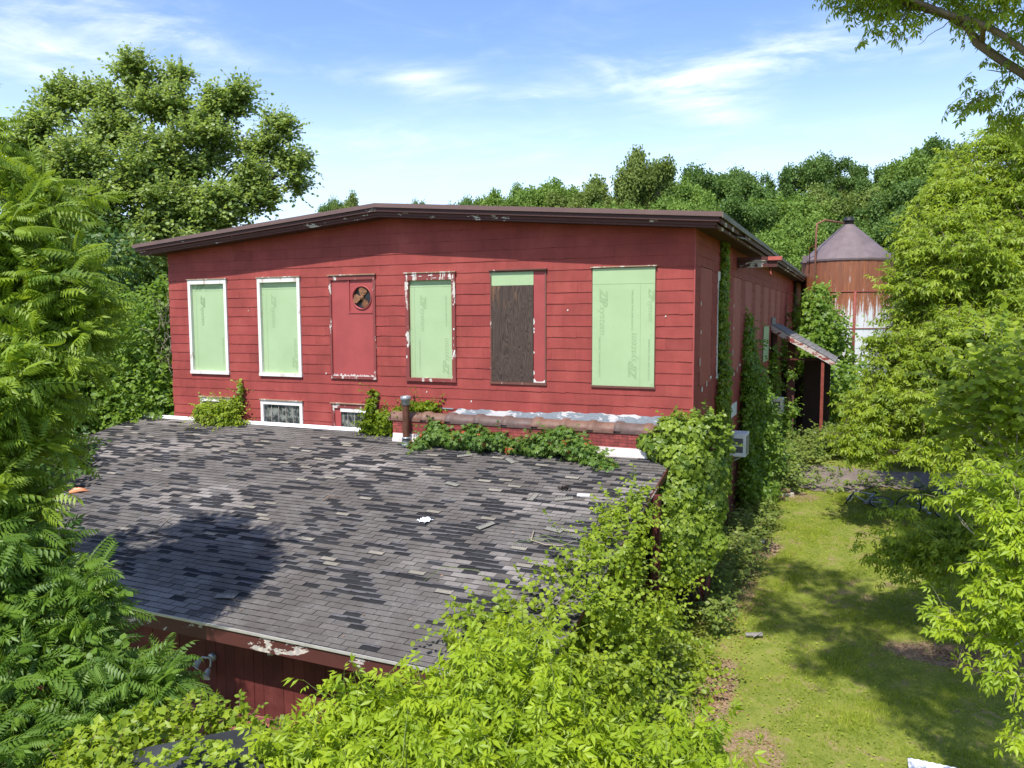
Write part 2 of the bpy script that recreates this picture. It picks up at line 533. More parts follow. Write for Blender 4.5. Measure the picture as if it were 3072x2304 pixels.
def leaf_mat(name, lo, hi, trans=(.35, .5, .05), tfac=.38, rough=.45, spec=.35, warm=None, clump=1.3):
    mt, M, b, o = new_mat(name)
    a = M.n('ShaderNodeAttribute', attribute_name='tint')
    v = M.coords()
    n = M.noise(v, clump, 3, .5)
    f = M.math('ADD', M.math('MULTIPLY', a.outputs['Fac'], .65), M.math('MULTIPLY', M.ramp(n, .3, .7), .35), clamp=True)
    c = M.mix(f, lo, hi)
    if warm: c = M.mix(M.ramp(a.outputs['Fac'], .965, .975), c, warm)
    M.l(c, b.inputs['Base Color'])
    b.inputs['Roughness'].default_value = rough
    b.inputs['Specular IOR Level'].default_value = spec
    t = M.n('ShaderNodeBsdfTranslucent')
    M.l(M.mix(f, tuple(x * .6 for x in trans), trans), t.inputs['Color'])
    mx = M.n('ShaderNodeMixShader'); mx.inputs[0].default_value = tfac
    M.l(b.outputs[0], mx.inputs[1]); M.l(t.outputs[0], mx.inputs[2]); M.l(mx.outputs[0], o.inputs[0])
    return mt


L_LIME = leaf_mat('lime green leaf', (.16, .27, .013), (.42, .52, .025), (.54, .66, .025), .42, warm=(.34, .27, .05))
L_YEL = leaf_mat('yellow green leaf', (.115, .20, .015), (.38, .47, .035), (.52, .64, .03), .45)
L_MID = leaf_mat('fresh green leaf', (.07, .145, .016), (.23, .35, .04), (.34, .5, .035), .42)
L_IVY = leaf_mat('glossy ivy leaf', (.05, .11, .012), (.29, .38, .035), (.38, .52, .03), .34, .42, .35)
L_DEEP = leaf_mat('deep green leaf', (.035, .085, .014), (.10, .18, .03), (.14, .26, .03), .3)
L_COT = leaf_mat('poplar leaf', (.13, .21, .04), (.37, .46, .13), (.48, .62, .10), .46, .4, .45, clump=.5)
L_FAR1 = leaf_mat('far leaf green', (.095, .17, .03), (.27, .39, .075), (.36, .52, .05), .3, .6, .2, clump=.35)
L_FAR2 = leaf_mat('far leaf dark green', (.065, .125, .028), (.18, .28, .065), (.24, .38, .05), .3, .6, .2, clump=.35)
L_FAR3 = leaf_mat('far leaf olive', (.10, .15, .03), (.26, .32, .08), (.33, .42, .06), .3, .6, .2, clump=.35)
L_CREEP = leaf_mat('creeper leaf', (.05, .12, .016), (.15, .24, .035), (.2, .33, .03), .3, .45, .35, warm=(.5, .10, .03))
L_WEED = leaf_mat('weed leaf', (.08, .14, .018), (.26, .32, .06), (.3, .4, .05), .34)
L_DRY = leaf_mat('dry fallen leaf', (.16, .085, .045), (.38, .22, .12), (.3, .16, .07), .15)


# ------------------------------------------------------------------ leaf templates (stem at origin, tip to +Y, face up +Z)
def T(v, f): return np.array(v, float), np.array(f, int)


LEAF = T([(0, 0, 0), (.26, .32, .05), (.22, .66, .03), (0, 1, -.12), (-.22, .66, .03), (-.26, .32, .05), (0, .5, -.02)],
         [(0, 1, 6), (1, 2, 6), (2, 3, 6), (3, 4, 6), (4, 5, 6), (5, 0, 6)])
LEAF2 = T([(0, 0, 0), (.3, .45, .06), (0, 1, -.05), (-.3, .45, .06)], [(0, 1, 2), (0, 2, 3)])
ROUND = T([(0, 0, 0), (.38, .25, .04), (.4, .6, .05), (0, 1, -.05), (-.4, .6, .05), (-.38, .25, .04), (0, .5, -.03)],
          [(0, 1, 6), (1, 2, 6), (2, 3, 6), (3, 4, 6), (4, 5, 6), (5, 0, 6)])
IVY = T([(0, .12, -.02), (.34, -.06, .05), (.34, .22, .04), (.50, .42, .03), (.26, .60, .02), (0, 1, -.12), (-.26, .60, .02), (-.50, .42, .03), (-.34, .22, .04), (-.34, -.06, .05)],
        [(0, 1, 2), (0, 2, 3), (0, 3, 4), (0, 4, 5), (0, 5, 6), (0, 6, 7), (0, 7, 8), (0, 8, 9)])


def sub_leaf(V, Fs, base, d, size, width, droop):
    d = np.array(d, float); d /= np.linalg.norm(d)
    x = np.cross(d, (0, 0, 1)); x /= np.linalg.norm(x) + 1e-9
    z = np.cross(x, d)
    b = len(V); base = np.array(base, float)
    tip = base + d * size + np.array([0, 0, -droop * size])
    mid = base + d * size * .45 + np.array([0, 0, -droop * size * .3])
    V += [base, mid + x * width * size + z * .04 * size, tip, mid - x * width * size + z * .04 * size]
    Fs += [(b, b + 1, b + 2), (b, b + 2, b + 3)]


def make_pinnate(pairs=7, ll=.30, w=.23, droop=.75, side=.8):
    V, Fs = [], []
    n = 5
    for i in range(n + 1):                       # the stalk, a folded ribbon
        t = i / n
        p = np.array([0, t, -.28 * t * t])
        V += [p + (.010, 0, 0), p - (.010, 0, 0)]
    for i in range(n): Fs += [(2 * i, 2 * i + 2, 2 * i + 3), (2 * i, 2 * i + 3, 2 * i + 1)]
    for i in range(pairs):
        t = .16 + .80 * i / (pairs - 1)
        s = ll * (1 - .45 * abs(t - .5) ** 1.2 * 1.6)
        p = np.array([0, t, -.28 * t * t])
        for sg in (-1, 1):
            sub_leaf(V, Fs, p, (sg * side, .38, -.35), s, w, droop * .8)
    sub_leaf(V, Fs, (0, 1, -.28), (0, 1, -.5), ll * .8, w, droop)
    return T(V, Fs)


def make_compound(spec, w=.27, droop=.3):
    V, Fs = [], []
    V += [np.array([.008, 0, 0]), np.array([-.008, 0, 0]), np.array([0, .62, -.04])]; Fs.append((0, 1, 2))
    for (t, ang, s) in spec:
        a = radians(ang)
        sub_leaf(V, Fs, (0, t, -.04 * t), (sin(a), cos(a), -.1), s, w, droop)
    return T(V, Fs)


PINN = make_pinnate()
PINN2 = make_pinnate(8, .25, .23, .95)
PINN3 = make_pinnate(6, .33, .22, .6, 1.0)
ELDER = make_compound([(.6, 0, .5), (.55, 52, .44), (.55, -52, .44), (.3, 62, .4), (.3, -62, .4)], .21, .5)
ELDER3 = make_compound([(.55, 0, .5), (.45, 55, .44), (.45, -55, .44)], .22, .6)
PALM = make_compound([(.25, 0, .7), (.25, 42, .62), (.25, -42, .62), (.22, 85, .5), (.22, -85, .5)], .24, .2)


def make_tuft(n, seed, size=.42):
    r = np.random.default_rng(seed); V, Fs = [], []
    for i in range(n):
        d = r.normal(size=3); d /= np.linalg.norm(d); d[2] *= .6
        p = r.normal(size=3) * .33
        sub_leaf(V, Fs, p, d + 1e-3, size * r.uniform(.7, 1.2), .42, .1)
    return T(V, Fs)


TUFT = [make_tuft(7, s) for s in range(3)]
TUFTS = [make_tuft(5, s + 9, .36) for s in range(3)]
GRASS = T([(-.05, 0, 0), (.05, 0, 0), (.02, .25, 1), (-.12, .08, 0), (-.04, .1, 0), (-.32, .0, .8), (.08, -.05, 0), (.15, -.08, 0), (.35, -.2, .75)],
          [(0, 1, 2), (3, 4, 5), (6, 7, 8)])


def norm(a): return a / (np.linalg.norm(a, axis=-1, keepdims=True) + 1e-9)


class Foliage:
    """gathers thousands of leaves into one triangle mesh"""
    def __init__(s): s.V = []; s.F = []; s.t = []; s.n = 0
    def put(s, tmpl, P, Yd, Nd, S, tint=None, rng=RNG):
        if len(P) == 0: return
        V0, F0 = tmpl
        Y = norm(Yd); X = norm(np.cross(Y, Nd)); Z = np.cross(X, Y)
        S = np.broadcast_to(np.asarray(S, float), (len(P),))
        V = P[:, None, :] + S[:, None, None] * (V0[None, :, 0:1] * X[:, None, :] + V0[None, :, 1:2] * Y[:, None, :] + V0[None, :, 2:3] * Z[:, None, :])
        Fc = F0[None] + (np.arange(len(P)) * len(V0))[:, None, None] + s.n
        s.V.append(V.reshape(-1, 3)); s.F.append(Fc.reshape(-1, 3))
        if tint is None: tint = rng.random(len(P))
        s.t.append(np.repeat(tint, len(F0)))
        s.n += len(P) * len(V0)
    def build(s, name, mat, parent=None, local=False):
        return tri_mesh(name, np.concatenate(s.V), np.concatenate(s.F), np.concatenate(s.t), mat, parent, local)


def sphere_dirs(rng, n):
    return norm(rng.normal(size=(n, 3)))


def lobes_np(lobes):
    L = np.array([(a[0], a[1], a[2]) for a in lobes], float)
    R = np.array([(a[3] if len(a) < 6 else a[3], a[3] if len(a) < 6 else a[4], a[3] if len(a) < 6 else a[5]) for a in lobes], float)
    return L, R


def sprays(fol, tw, rng, lobes, n, length, per, tmpl, size, up=.25, droop=.5, lo=.35, hi=1.0, leafdroop=.35, sizevar=.3, twr=.004, lat=1.0, nrand=.35, wild=.35):
    """arching twigs that start inside the lobes, leaves alternating along each"""
    L, R = lobes_np(lobes)
    w = (R.prod(axis=1)) ** (2 / 3.); w /= w.sum()
    k = rng.choice(len(L), n, p=w)
    d = sphere_dirs(rng, n)
    d[:, 2] = d[:, 2] * .9 + .1
    P0 = L[k] + R[k] * d * rng.uniform(lo, hi, (n, 1))
    out = norm(d * np.array([1, 1, .5]) + rng.normal(size=(n, 3)) * wild + np.array([0, 0, up]))
    ln = length * rng.uniform(.5, 1.25, (n, 1))
    P1 = P0 + out * ln * .5
    P2 = P0 + out * ln + np.array([0, 0, -1.0]) * ln * droop * rng.uniform(.3, 1, (n, 1))
    base_t = rng.random(n)
    tm = tmpl if isinstance(tmpl, list) else [tmpl]
    for j in range(per):
        t = (j + .6) / per
        P = (1 - t) ** 2 * P0 + 2 * t * (1 - t) * P1 + t * t * P2
        tan = norm((1 - t) * (P1 - P0) + t * (P2 - P1))
        side = norm(np.cross(tan, np.array([0, 0, 1.0])))
        sg = 1 if j % 2 else -1
        if j == per - 1: dirn = tan + np.array([0, 0, -leafdroop])
        else: dirn = tan * .55 + side * sg * lat + np.array([0, 0, -leafdroop]) + rng.normal(size=(n, 3)) * .22
        nd = np.array([0, -.5, .85]) + rng.normal(size=(n, 3)) * nrand
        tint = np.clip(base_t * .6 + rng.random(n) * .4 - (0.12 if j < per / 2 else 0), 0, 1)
        fol.put(tm[j % len(tm)], P, dirn, nd, size * (1 + sizevar * rng.uniform(-1, .6, n)), tint)
    if tw is not None:                            # thin twigs, three sided
        A = np.stack([P0, P1 * .5 + (P0 + P2) * .25, P2], 1)
        side = norm(np.cross(P2 - P0, np.array([.1, .2, 1.0]))); upv = norm(np.cross(side, P2 - P0))
        for (a_, b_, ra, rb) in ((0, 1, 1, .8), (1, 2, .8, .3)):
            V = []
            for (q, rr) in ((a_, ra), (b_, rb)):
                for ph in (0, 2.1, 4.2):
                    V.append(A[:, q] + (side * cos(ph) + upv * sin(ph)) * twr * rr)
            V = np.stack(V, 1)
            F0 = np.array([(0, 1, 4), (0, 4, 3), (1, 2, 5), (1, 5, 4), (2, 0, 3), (2, 3, 5)])
            Fc = F0[None] + (np.arange(n) * 6)[:, None, None] + tw.n
            tw.V.append(V.reshape(-1, 3)); tw.F.append(Fc.reshape(-1, 3)); tw.t.append(np.zeros(n * 6)); tw.n += n * 6


def shell_leaves(fol, rng, lobes, n, tmpl, size, lo=.78, hi=1.06, hang=.7, sizevar=.35, face=None, jit=.4):
    """leaves lying on the outside of a clinging mass, tips hanging, faces outward"""
    L, R = lobes_np(lobes)
    w = (R.prod(axis=1)) ** (2 / 3.); w /= w.sum()
    k = rng.choice(len(L), n, p=w)
    d = sphere_dirs(rng, n)
    P = L[k] + R[k] * d * rng.uniform(lo, hi, (n, 1))
    nrm = norm(d / R[k])
    if face is not None: nrm = norm(nrm + np.array(face))
    nrm = norm(nrm + rng.normal(size=(n, 3)) * jit)
    dr = np.array([0, 0, -hang]) + rng.normal(size=(n, 3)) * .5
    dr = dr - nrm * (dr * nrm).sum(1, keepdims=True)
    fol.put(tmpl, P, dr, nrm, size * (1 + sizevar * rng.uniform(-1, .7, n)))


def limb_path(rng, a, b, n=6, wob=.08, sag=0.0):
    a = np.array(a, float); b = np.array(b, float); ln = np.linalg.norm(b - a)
    pts = []
    for i in range(n + 1):
        t = i / n
        p = a + (b - a) * t + np.array([0, 0, sag * ln * sin(pi * t)])
        if 0 < i < n: p = p + rng.normal(size=3) * wob * ln * .35
        pts.append(p)
    return pts


def woody(rng, base, fork, lobes, r0, frac=.35, forks=1):
    """trunk up to the fork, a tapered limb to each lobe, side branches"""
    mb = MB()
    base = np.array(base, float); fork = np.array(fork, float)
    mb.tube(limb_path(rng, base, fork, 7, .05), [r0 * (1.25 if i == 0 else 1 - .35 * i / 7) for i in range(8)], 10)
    for lb in lobes:
        c = np.array(lb[:3], float)
        start = fork + (base - fork) * rng.uniform(0, .35)
        ln = np.linalg.norm(c - start)
        rr = r0 * frac * rng.uniform(.7, 1.2)
        p = limb_path(rng, start, c, 6, .08, .05)
        mb.tube(p, [rr * (1 - .8 * i / 6) for i in range(7)], 6, cap=False)
        for q in range(3):
            s0 = p[3 + rng.integers(0, 3)]
            e = c + np.clip(rng.normal(size=3), -1.2, 1.2) * lb[3] * .45
            mb.tube(limb_path(rng, s0, e, 3, .12, .05), [rr * .35, rr * .25, rr * .15, rr * .05], 4, cap=False)
    return mb


def clumps(rng, lobes, k, f, lo=.35, hi=.95):
    out = []
    for lb in lobes:
        for q in range(k):
            d = norm(rng.normal(size=3)); d[2] = d[2] * .85 + .08
            c = np.array(lb[:3]) + d * lb[3] * rng.uniform(lo, hi)
            out.append((c[0], c[1], c[2], lb[3] * f * rng.uniform(.7, 1.3)))
    return out


# ------------------------------------------------------------------ ground
def ground_mat():
    mt, M, b, o = new_mat('lawn and soil')
    v = M.coords()
    n1 = M.noise(v, .35, 5, .6); n2 = M.noise(v, 2.2, 6, .65, .5); n3 = M.noise(v, 25, 4, .7)
    gr = M.mix(M.ramp(n2, .3, .7), (.11, .145, .02), (.22, .235, .045))
    gr = M.mix(M.ramp(n3, .35, .7, 0, .6), gr, (.24, .26, .06))
    soil = M.mix(M.ramp(n3, .3, .7), (.15, .095, .06), (.36, .25, .16))
    bare = M.ramp(M.math('ADD', M.math('MULTIPLY', n1, .35), M.math('MULTIPLY', n2, .65)), .53, .62)
    tcn = M.n('ShaderNodeTexCoord'); sp = M.n('ShaderNodeSeparateXYZ'); M.l(tcn.outputs['Object'], sp.inputs[0])
    def blob(x, y, rx, ry, wobble=.5):
        u = M.math('DIVIDE', M.math('SUBTRACT', sp.outputs[0], x), rx); w = M.math('DIVIDE', M.math('SUBTRACT', sp.outputs[1], y), ry)
        r = M.math('SQRT', M.math('ADD', M.math('MULTIPLY', u, u), M.math('MULTIPLY', w, w)))
        r = M.math('ADD', r, M.math('MULTIPLY', M.math('SUBTRACT', n2, .5), wobble * 2.2))
        return M.ramp(r, 1.1, .75)
    e = blob(5.7, -.35, 1.7, .55)
    for a in ((1.15, -3.6, .35, 1.7), (1.0, 4.6, .7, 1.0), (7.4, -4.2, 1.2, .9), (1.5, 9.8, .9, .8), (2.0, -5.0, .5, .8), (.9, 1.5, .45, 2)):
        e = M.math('MAXIMUM', e, blob(*a))
    e = M.math('MAXIMUM', e, M.math('MULTIPLY', bare, .75))
    M.l(M.mix(e, gr, soil), b.inputs['Base Color'])
    b.inputs['Roughness'].default_value = .95
    b.inputs['Specular IOR Level'].default_value = .1
    bump(M, b, M.math('ADD', n3, n2), .6, .05)
    return mt


M_GROUND = ground_mat()
gx = np.concatenate([np.linspace(-600, -60, 28)[:-1], np.linspace(-60, 40, 101)[:-1], np.linspace(40, 600, 28)])
gy = np.concatenate([np.linspace(-300, -30, 12)[:-1], np.linspace(-30, 60, 121)[:-1], np.linspace(60, 160, 51)[:-1], np.linspace(160, 900, 20)])
GX, GY = np.meshgrid(gx, gy)
GZ = gz(GX, GY) + .04 * np.sin(GX * 1.3 + GY * .7) + .03 * np.sin(GX * .5 - GY * 1.9)
V = np.stack([GX, GY, GZ], -1).reshape(-1, 3)
nx = len(gx); ny = len(gy)
I = (np.arange(ny - 1)[:, None] * nx + np.arange(nx - 1)[None]).ravel()
Fg = np.concatenate([np.stack([I, I + 1, I + nx + 1], 1), np.stack([I, I + nx + 1, I + nx], 1)])
gob = tri_mesh('ground', V, Fg, np.zeros(len(Fg)), M_GROUND)
tag(gob, kind='structure')

# gravel path beyond the lawn
M_GRAVEL = simple('grey brown gravel', (0.17, 0.135, 0.115), .95, .3, 3, fine=45, bumpy=.6)
mb = MB()
xs = np.linspace(1.2, 24, 240); rows = []; jr = np.random.default_rng(8)
for x in xs:
    y0 = 11.0 + .35 * sin(x * 1.7) + (x - 2) * .16 + .15 * sin(x * 5) + jr.normal() * .07 + .08 * sin(x * 17); y1 = 13.9 + .4 * sin(x * 1.1) + (x - 2) * .1
    rows.append((x, y0, y1))
vv = []
for (x, y0, y1) in rows:
    for k in range(6):
        y = y0 + (y1 - y0) * k / 5
        vv.append((x, y, gz(x, y) + .035 + .04 * sin(x * 1.3 + y * .7) + .03 * sin(x * .5 - y * 1.9)))
ff = [(i * 6 + k, (i + 1) * 6 + k, (i + 1) * 6 + k + 1, i * 6 + k + 1) for i in range(239) for k in range(5)]
mb.add(vv, ff)
tag(mb.build('gravel_path', M_GRAVEL), kind='structure')


def gzz(x, y): return gz(x, y) + .04 * np.sin(x * 1.3 + y * .7) + .03 * np.sin(x * .5 - y * 1.9)


# ================================================================== the red building
WB = 15.889
B = thing('red_building', (0, 0, -7.0), 'long red mill building with shingle siding, low gable roof and boarded tall windows', 'building')


def roofz(x): return 1.73 - 0.0815 * abs(x + 7.944)


def siding(mb, rects, holes, ux, org, nrm, topf=None, seed=1):
    """rects: course strips; ux horizontal axis; shingles lap outward at their foot"""
    rg = random.Random(seed)
    ux = np.array(ux, float); nrm = np.array(nrm, float); org = np.array(org, float)
    (x0, x1, z0, z1, dz, sw) = rects
    nrow = int(math.ceil((z1 - z0) / dz))
    for r in range(nrow):
        za = z0 + r * dz; zb = za + dz
        off = (r % 2) * sw / 2 + rg.uniform(-.04, .04)
        x = x0 - off
        while x < x1:
            a = max(x, x0); b_ = min(x + sw - .0015, x1)
            x += sw
            if b_ - a < .02: continue
            tone = rg.gauss(1, .03)
            if rg.random() < .03: tone *= .9
            pr_ = .016 + rg.uniform(-.002, .004); dzj = rg.gauss(0, .0045)
            segs = [(a, b_, za, zb)]
            for (hx0, hx1, hz0, hz1) in holes:
                out = []
                for (p, q, s, t) in segs:
                    if q <= hx0 or p >= hx1 or t <= hz0 or s >= hz1: out.append((p, q, s, t)); continue
                    if p < hx0: out.append((p, hx0, s, t))
                    if q > hx1: out.append((hx1, q, s, t))
                    pp = max(p, hx0); qq = min(q, hx1)
                    if s < hz0: out.append((pp, qq, s, hz0))
                    if t > hz1: out.append((pp, qq, hz1, t))
                segs = out
            for (p, q, s, t) in segs:
                if q - p < .004 or t - s < .004: continue
                ta = tb = t
                if topf is not None:
                    ta = min(t, topf(p)); tb = min(t, topf(q))
                    if ta <= s + .005 and tb <= s + .005: continue
                    ta = max(ta, s + .002); tb = max(tb, s + .002)
                def O(z): return .004 + (pr_ - .004) * (zb - z) / dz
                P = lambda u, z, o_: org + ux * u + nrm * o_ + np.array([0, 0, z])
                sl = dzj if s == za else 0
                v = [P(p, s + sl, O(s)), P(q, s - sl, O(s)), P(q, tb, O(tb)), P(p, ta, O(ta)),
                     P(p, s + sl, -.05), P(q, s - sl, -.05), P(q, tb, -.05), P(p, ta, -.05)]
                mb.add(v, [(0, 1, 2, 3), (0, 4, 5, 1), (0, 3, 7, 4), (1, 5, 6, 2), (3, 2, 6, 7)], (tone, tone * rg.gauss(1, .02), tone, 1))


WX = [(-15.07, -13.57), (-12.41, -10.90), (-9.91, -8.415), (-7.48, -6.0), (-5.03, -3.53), (-2.38, -.86)]
BWX = [(-14.75, -13.55), (-12.42, -10.92), (-9.92, -8.42)]
holes = [(a, b, -2.8, 0.0) for a, b in WX] + [(a, b, -5.0, -3.5) for a, b in BWX]
mb = MB()
siding(mb, (-WB, 0.0, -4.56, 1.7, .267, .61), holes, (1, 0, 0), (0, 0, 0), (0, -1, 0), lambda x: roofz(x) - .27, 3)
mb.build('siding', M_SIDING, B)
# side wall, lapped shingles between plain panels
PAN = [(.69, 2.27), (3.1, 4.55), (5.95, 7.6), (8.6, 10.3), (11.35, 13.0), (14.15, 15.9), (16.9, 18.6), (19.6, 21.3), (22.3, 24.0), (25.0, 26.7), (27.7, 29.4), (30.4, 32.1)]
holes = [(a, b, -2.76, 0.02) for a, b in PAN] + [(4.7, 5.5, -4.5, -3.6), (1.35, 2.25, -4.6, -3.55)]
mb = MB()
siding(mb, (0.0, 36.0, -4.56, .9, .267, .61), holes, (0, 1, 0), (0, 0, 0), (1, 0, 0), None, 5)
ob = mb.build('siding', M_SIDING, B)
# core walls behind the shingles
mb = MB()
fr = -4.56
pts = [(-WB, -9.0), (0, -9.0), (0, roofz(0) - .30), (-7.944, roofz(-7.944) - .30), (-WB, roofz(-WB) - .30)]
v = [(x, .05, z) for x, z in pts] + [(x, 36.0, z) for x, z in pts]
v = [(min(x, -.05) if x > -1 else max(x, -WB + .02), y, z) for x, y, z in v]
mb.add(v, [(0, 1, 2, 3, 4), (9, 8, 7, 6, 5), (0, 5, 6, 1), (1, 6, 7, 2), (4, 9, 5, 0), (2, 7, 8, 3), (3, 8, 9, 4)])
mb.build('wall', M_REDDARK, B)
mb = MB(); mb.box((-.047, .06, -9), (.015, 36, -4.56)); mb.box((-WB, .0, -9), (-.05, .047, -4.56))
mb.build('foundation_wall', M_BRICKD, B)
mb = MB(); mb.box((-.012, -.02, -4.56), (.02, .012, 1.0)); mb.build('corner_trim', M_REDBOARD, B)

# roof slab with stepped eaves
def gable_layer(mb, y0, y1, xo, ztop, zbot):
    xl = -WB - xo; xr = xo; xm = -7.944
    def zr(x, o): return roofz(x) - o
    for (a, b_) in ((xl, xm), (xm, xr)):
        v = [(a, y0, zr(a, zbot)), (b_, y0, zr(b_, zbot)), (b_, y1, zr(b_, zbot)), (a, y1, zr(a, zbot)),
             (a, y0, zr(a, ztop)), (b_, y0, zr(b_, ztop)), (b_, y1, zr(b_, ztop)), (a, y1, zr(a, ztop))]
        mb.hexa(v)


mb = MB(); gable_layer(mb, -.60, 36.5, .60, 0.06, 0.17); gable_layer(mb, -.50, 36.4, .50, .171, .28)
mb.build('eave', M_SOFFIT, B)
mb = MB()
gable_layer(mb, -.66, 36.6, .66, -.01, .055)
ro = mb.build('roof', simple('dark roof membrane', (.06, .055, .055), .9, .2, 3), B)
def gable_strip(mb, y0, y1, xo, t, b_):
    xl = -WB - xo; xr = xo; xm = -7.944
    for (a, c) in ((xl, xm), (xm, xr)):
        v = [(a, y0, roofz(a) - b_), (c, y0, roofz(c) - b_), (c, y1, roofz(c) - b_), (a, y1, roofz(a) - b_),
             (a, y0, roofz(a) - t), (c, y0, roofz(c) - t), (c, y1, roofz(c) - t), (a, y1, roofz(a) - t)]
        mb.hexa(v)
mb = MB(); gable_strip(mb, -.69, -.663, .68, -.03, .075); mb.build('drip_edge', M_DRIP, B)
mb = MB(); gable_strip(mb, -.645, -.603, .62, .08, .175); mb.build('fascia', M_FASCIA, B)
mb = MB(); gable_strip(mb, -.57, -.503, .55, .178, .25); gable_strip(mb, -.54, -.506, .52, .252, .30); mb.build('moulding', M_MOULD, B)
# right hand eave: worn metal edge in sections, fascia and a broken gutter board
mb = MB()
zr = roofz(.66)
y = -.66
rg = random.Random(4)
while y < 36.4:
    L_ = rg.uniform(2.2, 3.2); dz = rg.uniform(-.012, .012)
    mb.box((.664, y, zr - .085 + dz), (.70, min(y + L_ - .02, 36.5), zr + .03 + dz)); y += L_
mb.build('drip_edge', simple('lichen worn metal edge', (.2, .18, .15), .7, .4, 6, fine=20), B)
mb = MB(); mb.box((.603, -.60, zr - .20), (.64, 2.2, zr - .09)); mb.box((.603, 3.3, zr - .21), (.65, 36.3, zr - .09))
mb.box((.503, -.5, zr - .29), (.56, 36.3, zr - .215))
mb.build('fascia', M_MOULD, B)
mb = MB(); mb.hexa([(.57, 2.25, zr - .23), (.66, 2.3, zr - .26), (.68, 3.4, zr - .2), (.6, 3.4, zr - .2), (.57, 2.25, zr - .21), (.66, 2.3, zr - .235), (.68, 3.4, zr - .17), (.6, 3.4, zr - .17)])
mb.build('broken_board', M_GREY, B)
# hoist beam over the side yard
mb = MB()
mb.box((0.02, 6.55, .30), (1.15, 6.80, .48)); mb.box((0.02, 6.50, .483), (1.26, 6.85, .60))
hb = mb.build('hoist_beam', M_MOULD, B)
mb = MB(); mb.tube([(.95, 6.67, .30), (.95, 6.66, .2), (.97, 6.63, .1), (.99, 6.63, .06)], .03, 6); mb.build('hook', M_RUSTRED, hb)
mb = MB(); mb.box((.9, 6.485, .49), (1.262, 6.498, .60)); mb.box((1.262, 6.5, .49), (1.275, 6.85, .6)); mb.build('flashing', simple('painted sunlight red', (.42, .1, .08), .5, .15), hb)  # brighter red strips: sunlight on the beam's outer end put into colour
# roof stack
mb = MB(); mb.lathe((-6.9, 9.0, 1.45), [(.0, 0), (.16, 0), (.16, .62), (.17, .62), (.17, .70), (.12, .70), (.12, .74), (0, .74)], 16)
stk = mb.build('roof_stack', M_BLACK, B)
mb = MB(); mb.lathe((-6.95, 9.0, 2.32), [(0, 0.03), (.18, 0), (.18, .02), (0, .06)], 14); mb.tube([(-6.9, 9, 2.1), (-6.95, 9, 2.33)], .01, 4)
mb.build('rain_cap', M_BLACK, stk)


def frame_mb(x0, x1, z0, z1, w, yf=-.055, wt=None, wb=None, back=.05):
    mb = MB(); wt = wt or w; wb = wb or w
    mb.box((x0, yf, z0 + wb), (x0 + w, back, z1 - wt)); mb.box((x1 - w, yf, z0 + wb), (x1, back, z1 - wt))
    mb.box((x0, yf - .003, z1 - wt), (x1, back, z1)); mb.box((x0 - .01, yf - .012, z0), (x1 + .01, back, z0 + wb))
    return mb


def cap_mb(x0, x1, z1): return MB().box((x0 - .025, -.085, z1 + .001), (x1 + .025, .0, z1 + .028))


def letters(parent, items, mat, name='printed_lettering', y=.0):
    """items: (text, x, z, size, rotation in degrees, shear, bold) on the front wall"""
    V, Fs = [], []
    for (txt, x, z, size, rot, shear, bold) in items:
        cu = bpy.data.curves.new('text', 'FONT'); cu.body = txt; cu.size = size; cu.shear = shear; cu.offset = bold; cu.align_x = 'LEFT'; cu.resolution_u = 2
        to = bpy.data.objects.new('text', cu); COL.objects.link(to)
        dg = bpy.context.evaluated_depsgraph_get(); dg.update()
        me = bpy.data.meshes.new_from_object(to.evaluated_get(dg))
        a = radians(rot); b0 = len(V)
        for vtx in me.vertices:
            px = vtx.co.x * cos(a) - vtx.co.y * sin(a); pz = vtx.co.x * sin(a) + vtx.co.y * cos(a)
            V.append((x + px, y, z + pz))
        Fs += [tuple(b0 + i for i in p.vertices) for p in me.polygons]
        bpy.data.objects.remove(to); bpy.data.curves.remove(cu); bpy.data.meshes.remove(me)
    mb = MB(); mb.add(V, Fs)
    return mb.build(name, mat, parent)


def zipmark(x, z, rot, cap, sh=.3):
    """big bold ZIP then lighter system"""
    w = cap * 1.45
    a = radians(rot)
    dx, dz = cos(a), sin(a)
    return [('ZIP', x, z, cap * 1.55, rot, sh, cap * .07), ('system', x + dx * cap * 2.25, z + dz * cap * 2.25, cap * 1.42, rot, sh, cap * .012)]


def nails(mb, x0, x1, z0, z1, y, rg, n=26):
    for i in range(n):
        if i % 2: x = rg.choice([x0 + .06, x1 - .06]); z = rg.uniform(z0, z1)
        else: x = rg.uniform(x0, x1); z = rg.choice([z0 + .05, z1 - .05, (z0 + z1) / 2])
        mb.box((x - .006, y - .002, z - .006), (x + .006, y, z + .006))


def lines(mb, segs, y):
    for (xa, za, xb, zb) in segs:
        mb.box((min(xa, xb) - .003, y - .0015, min(za, zb) - .003), (max(xa, xb) + .003, y, max(za, zb) + .003))


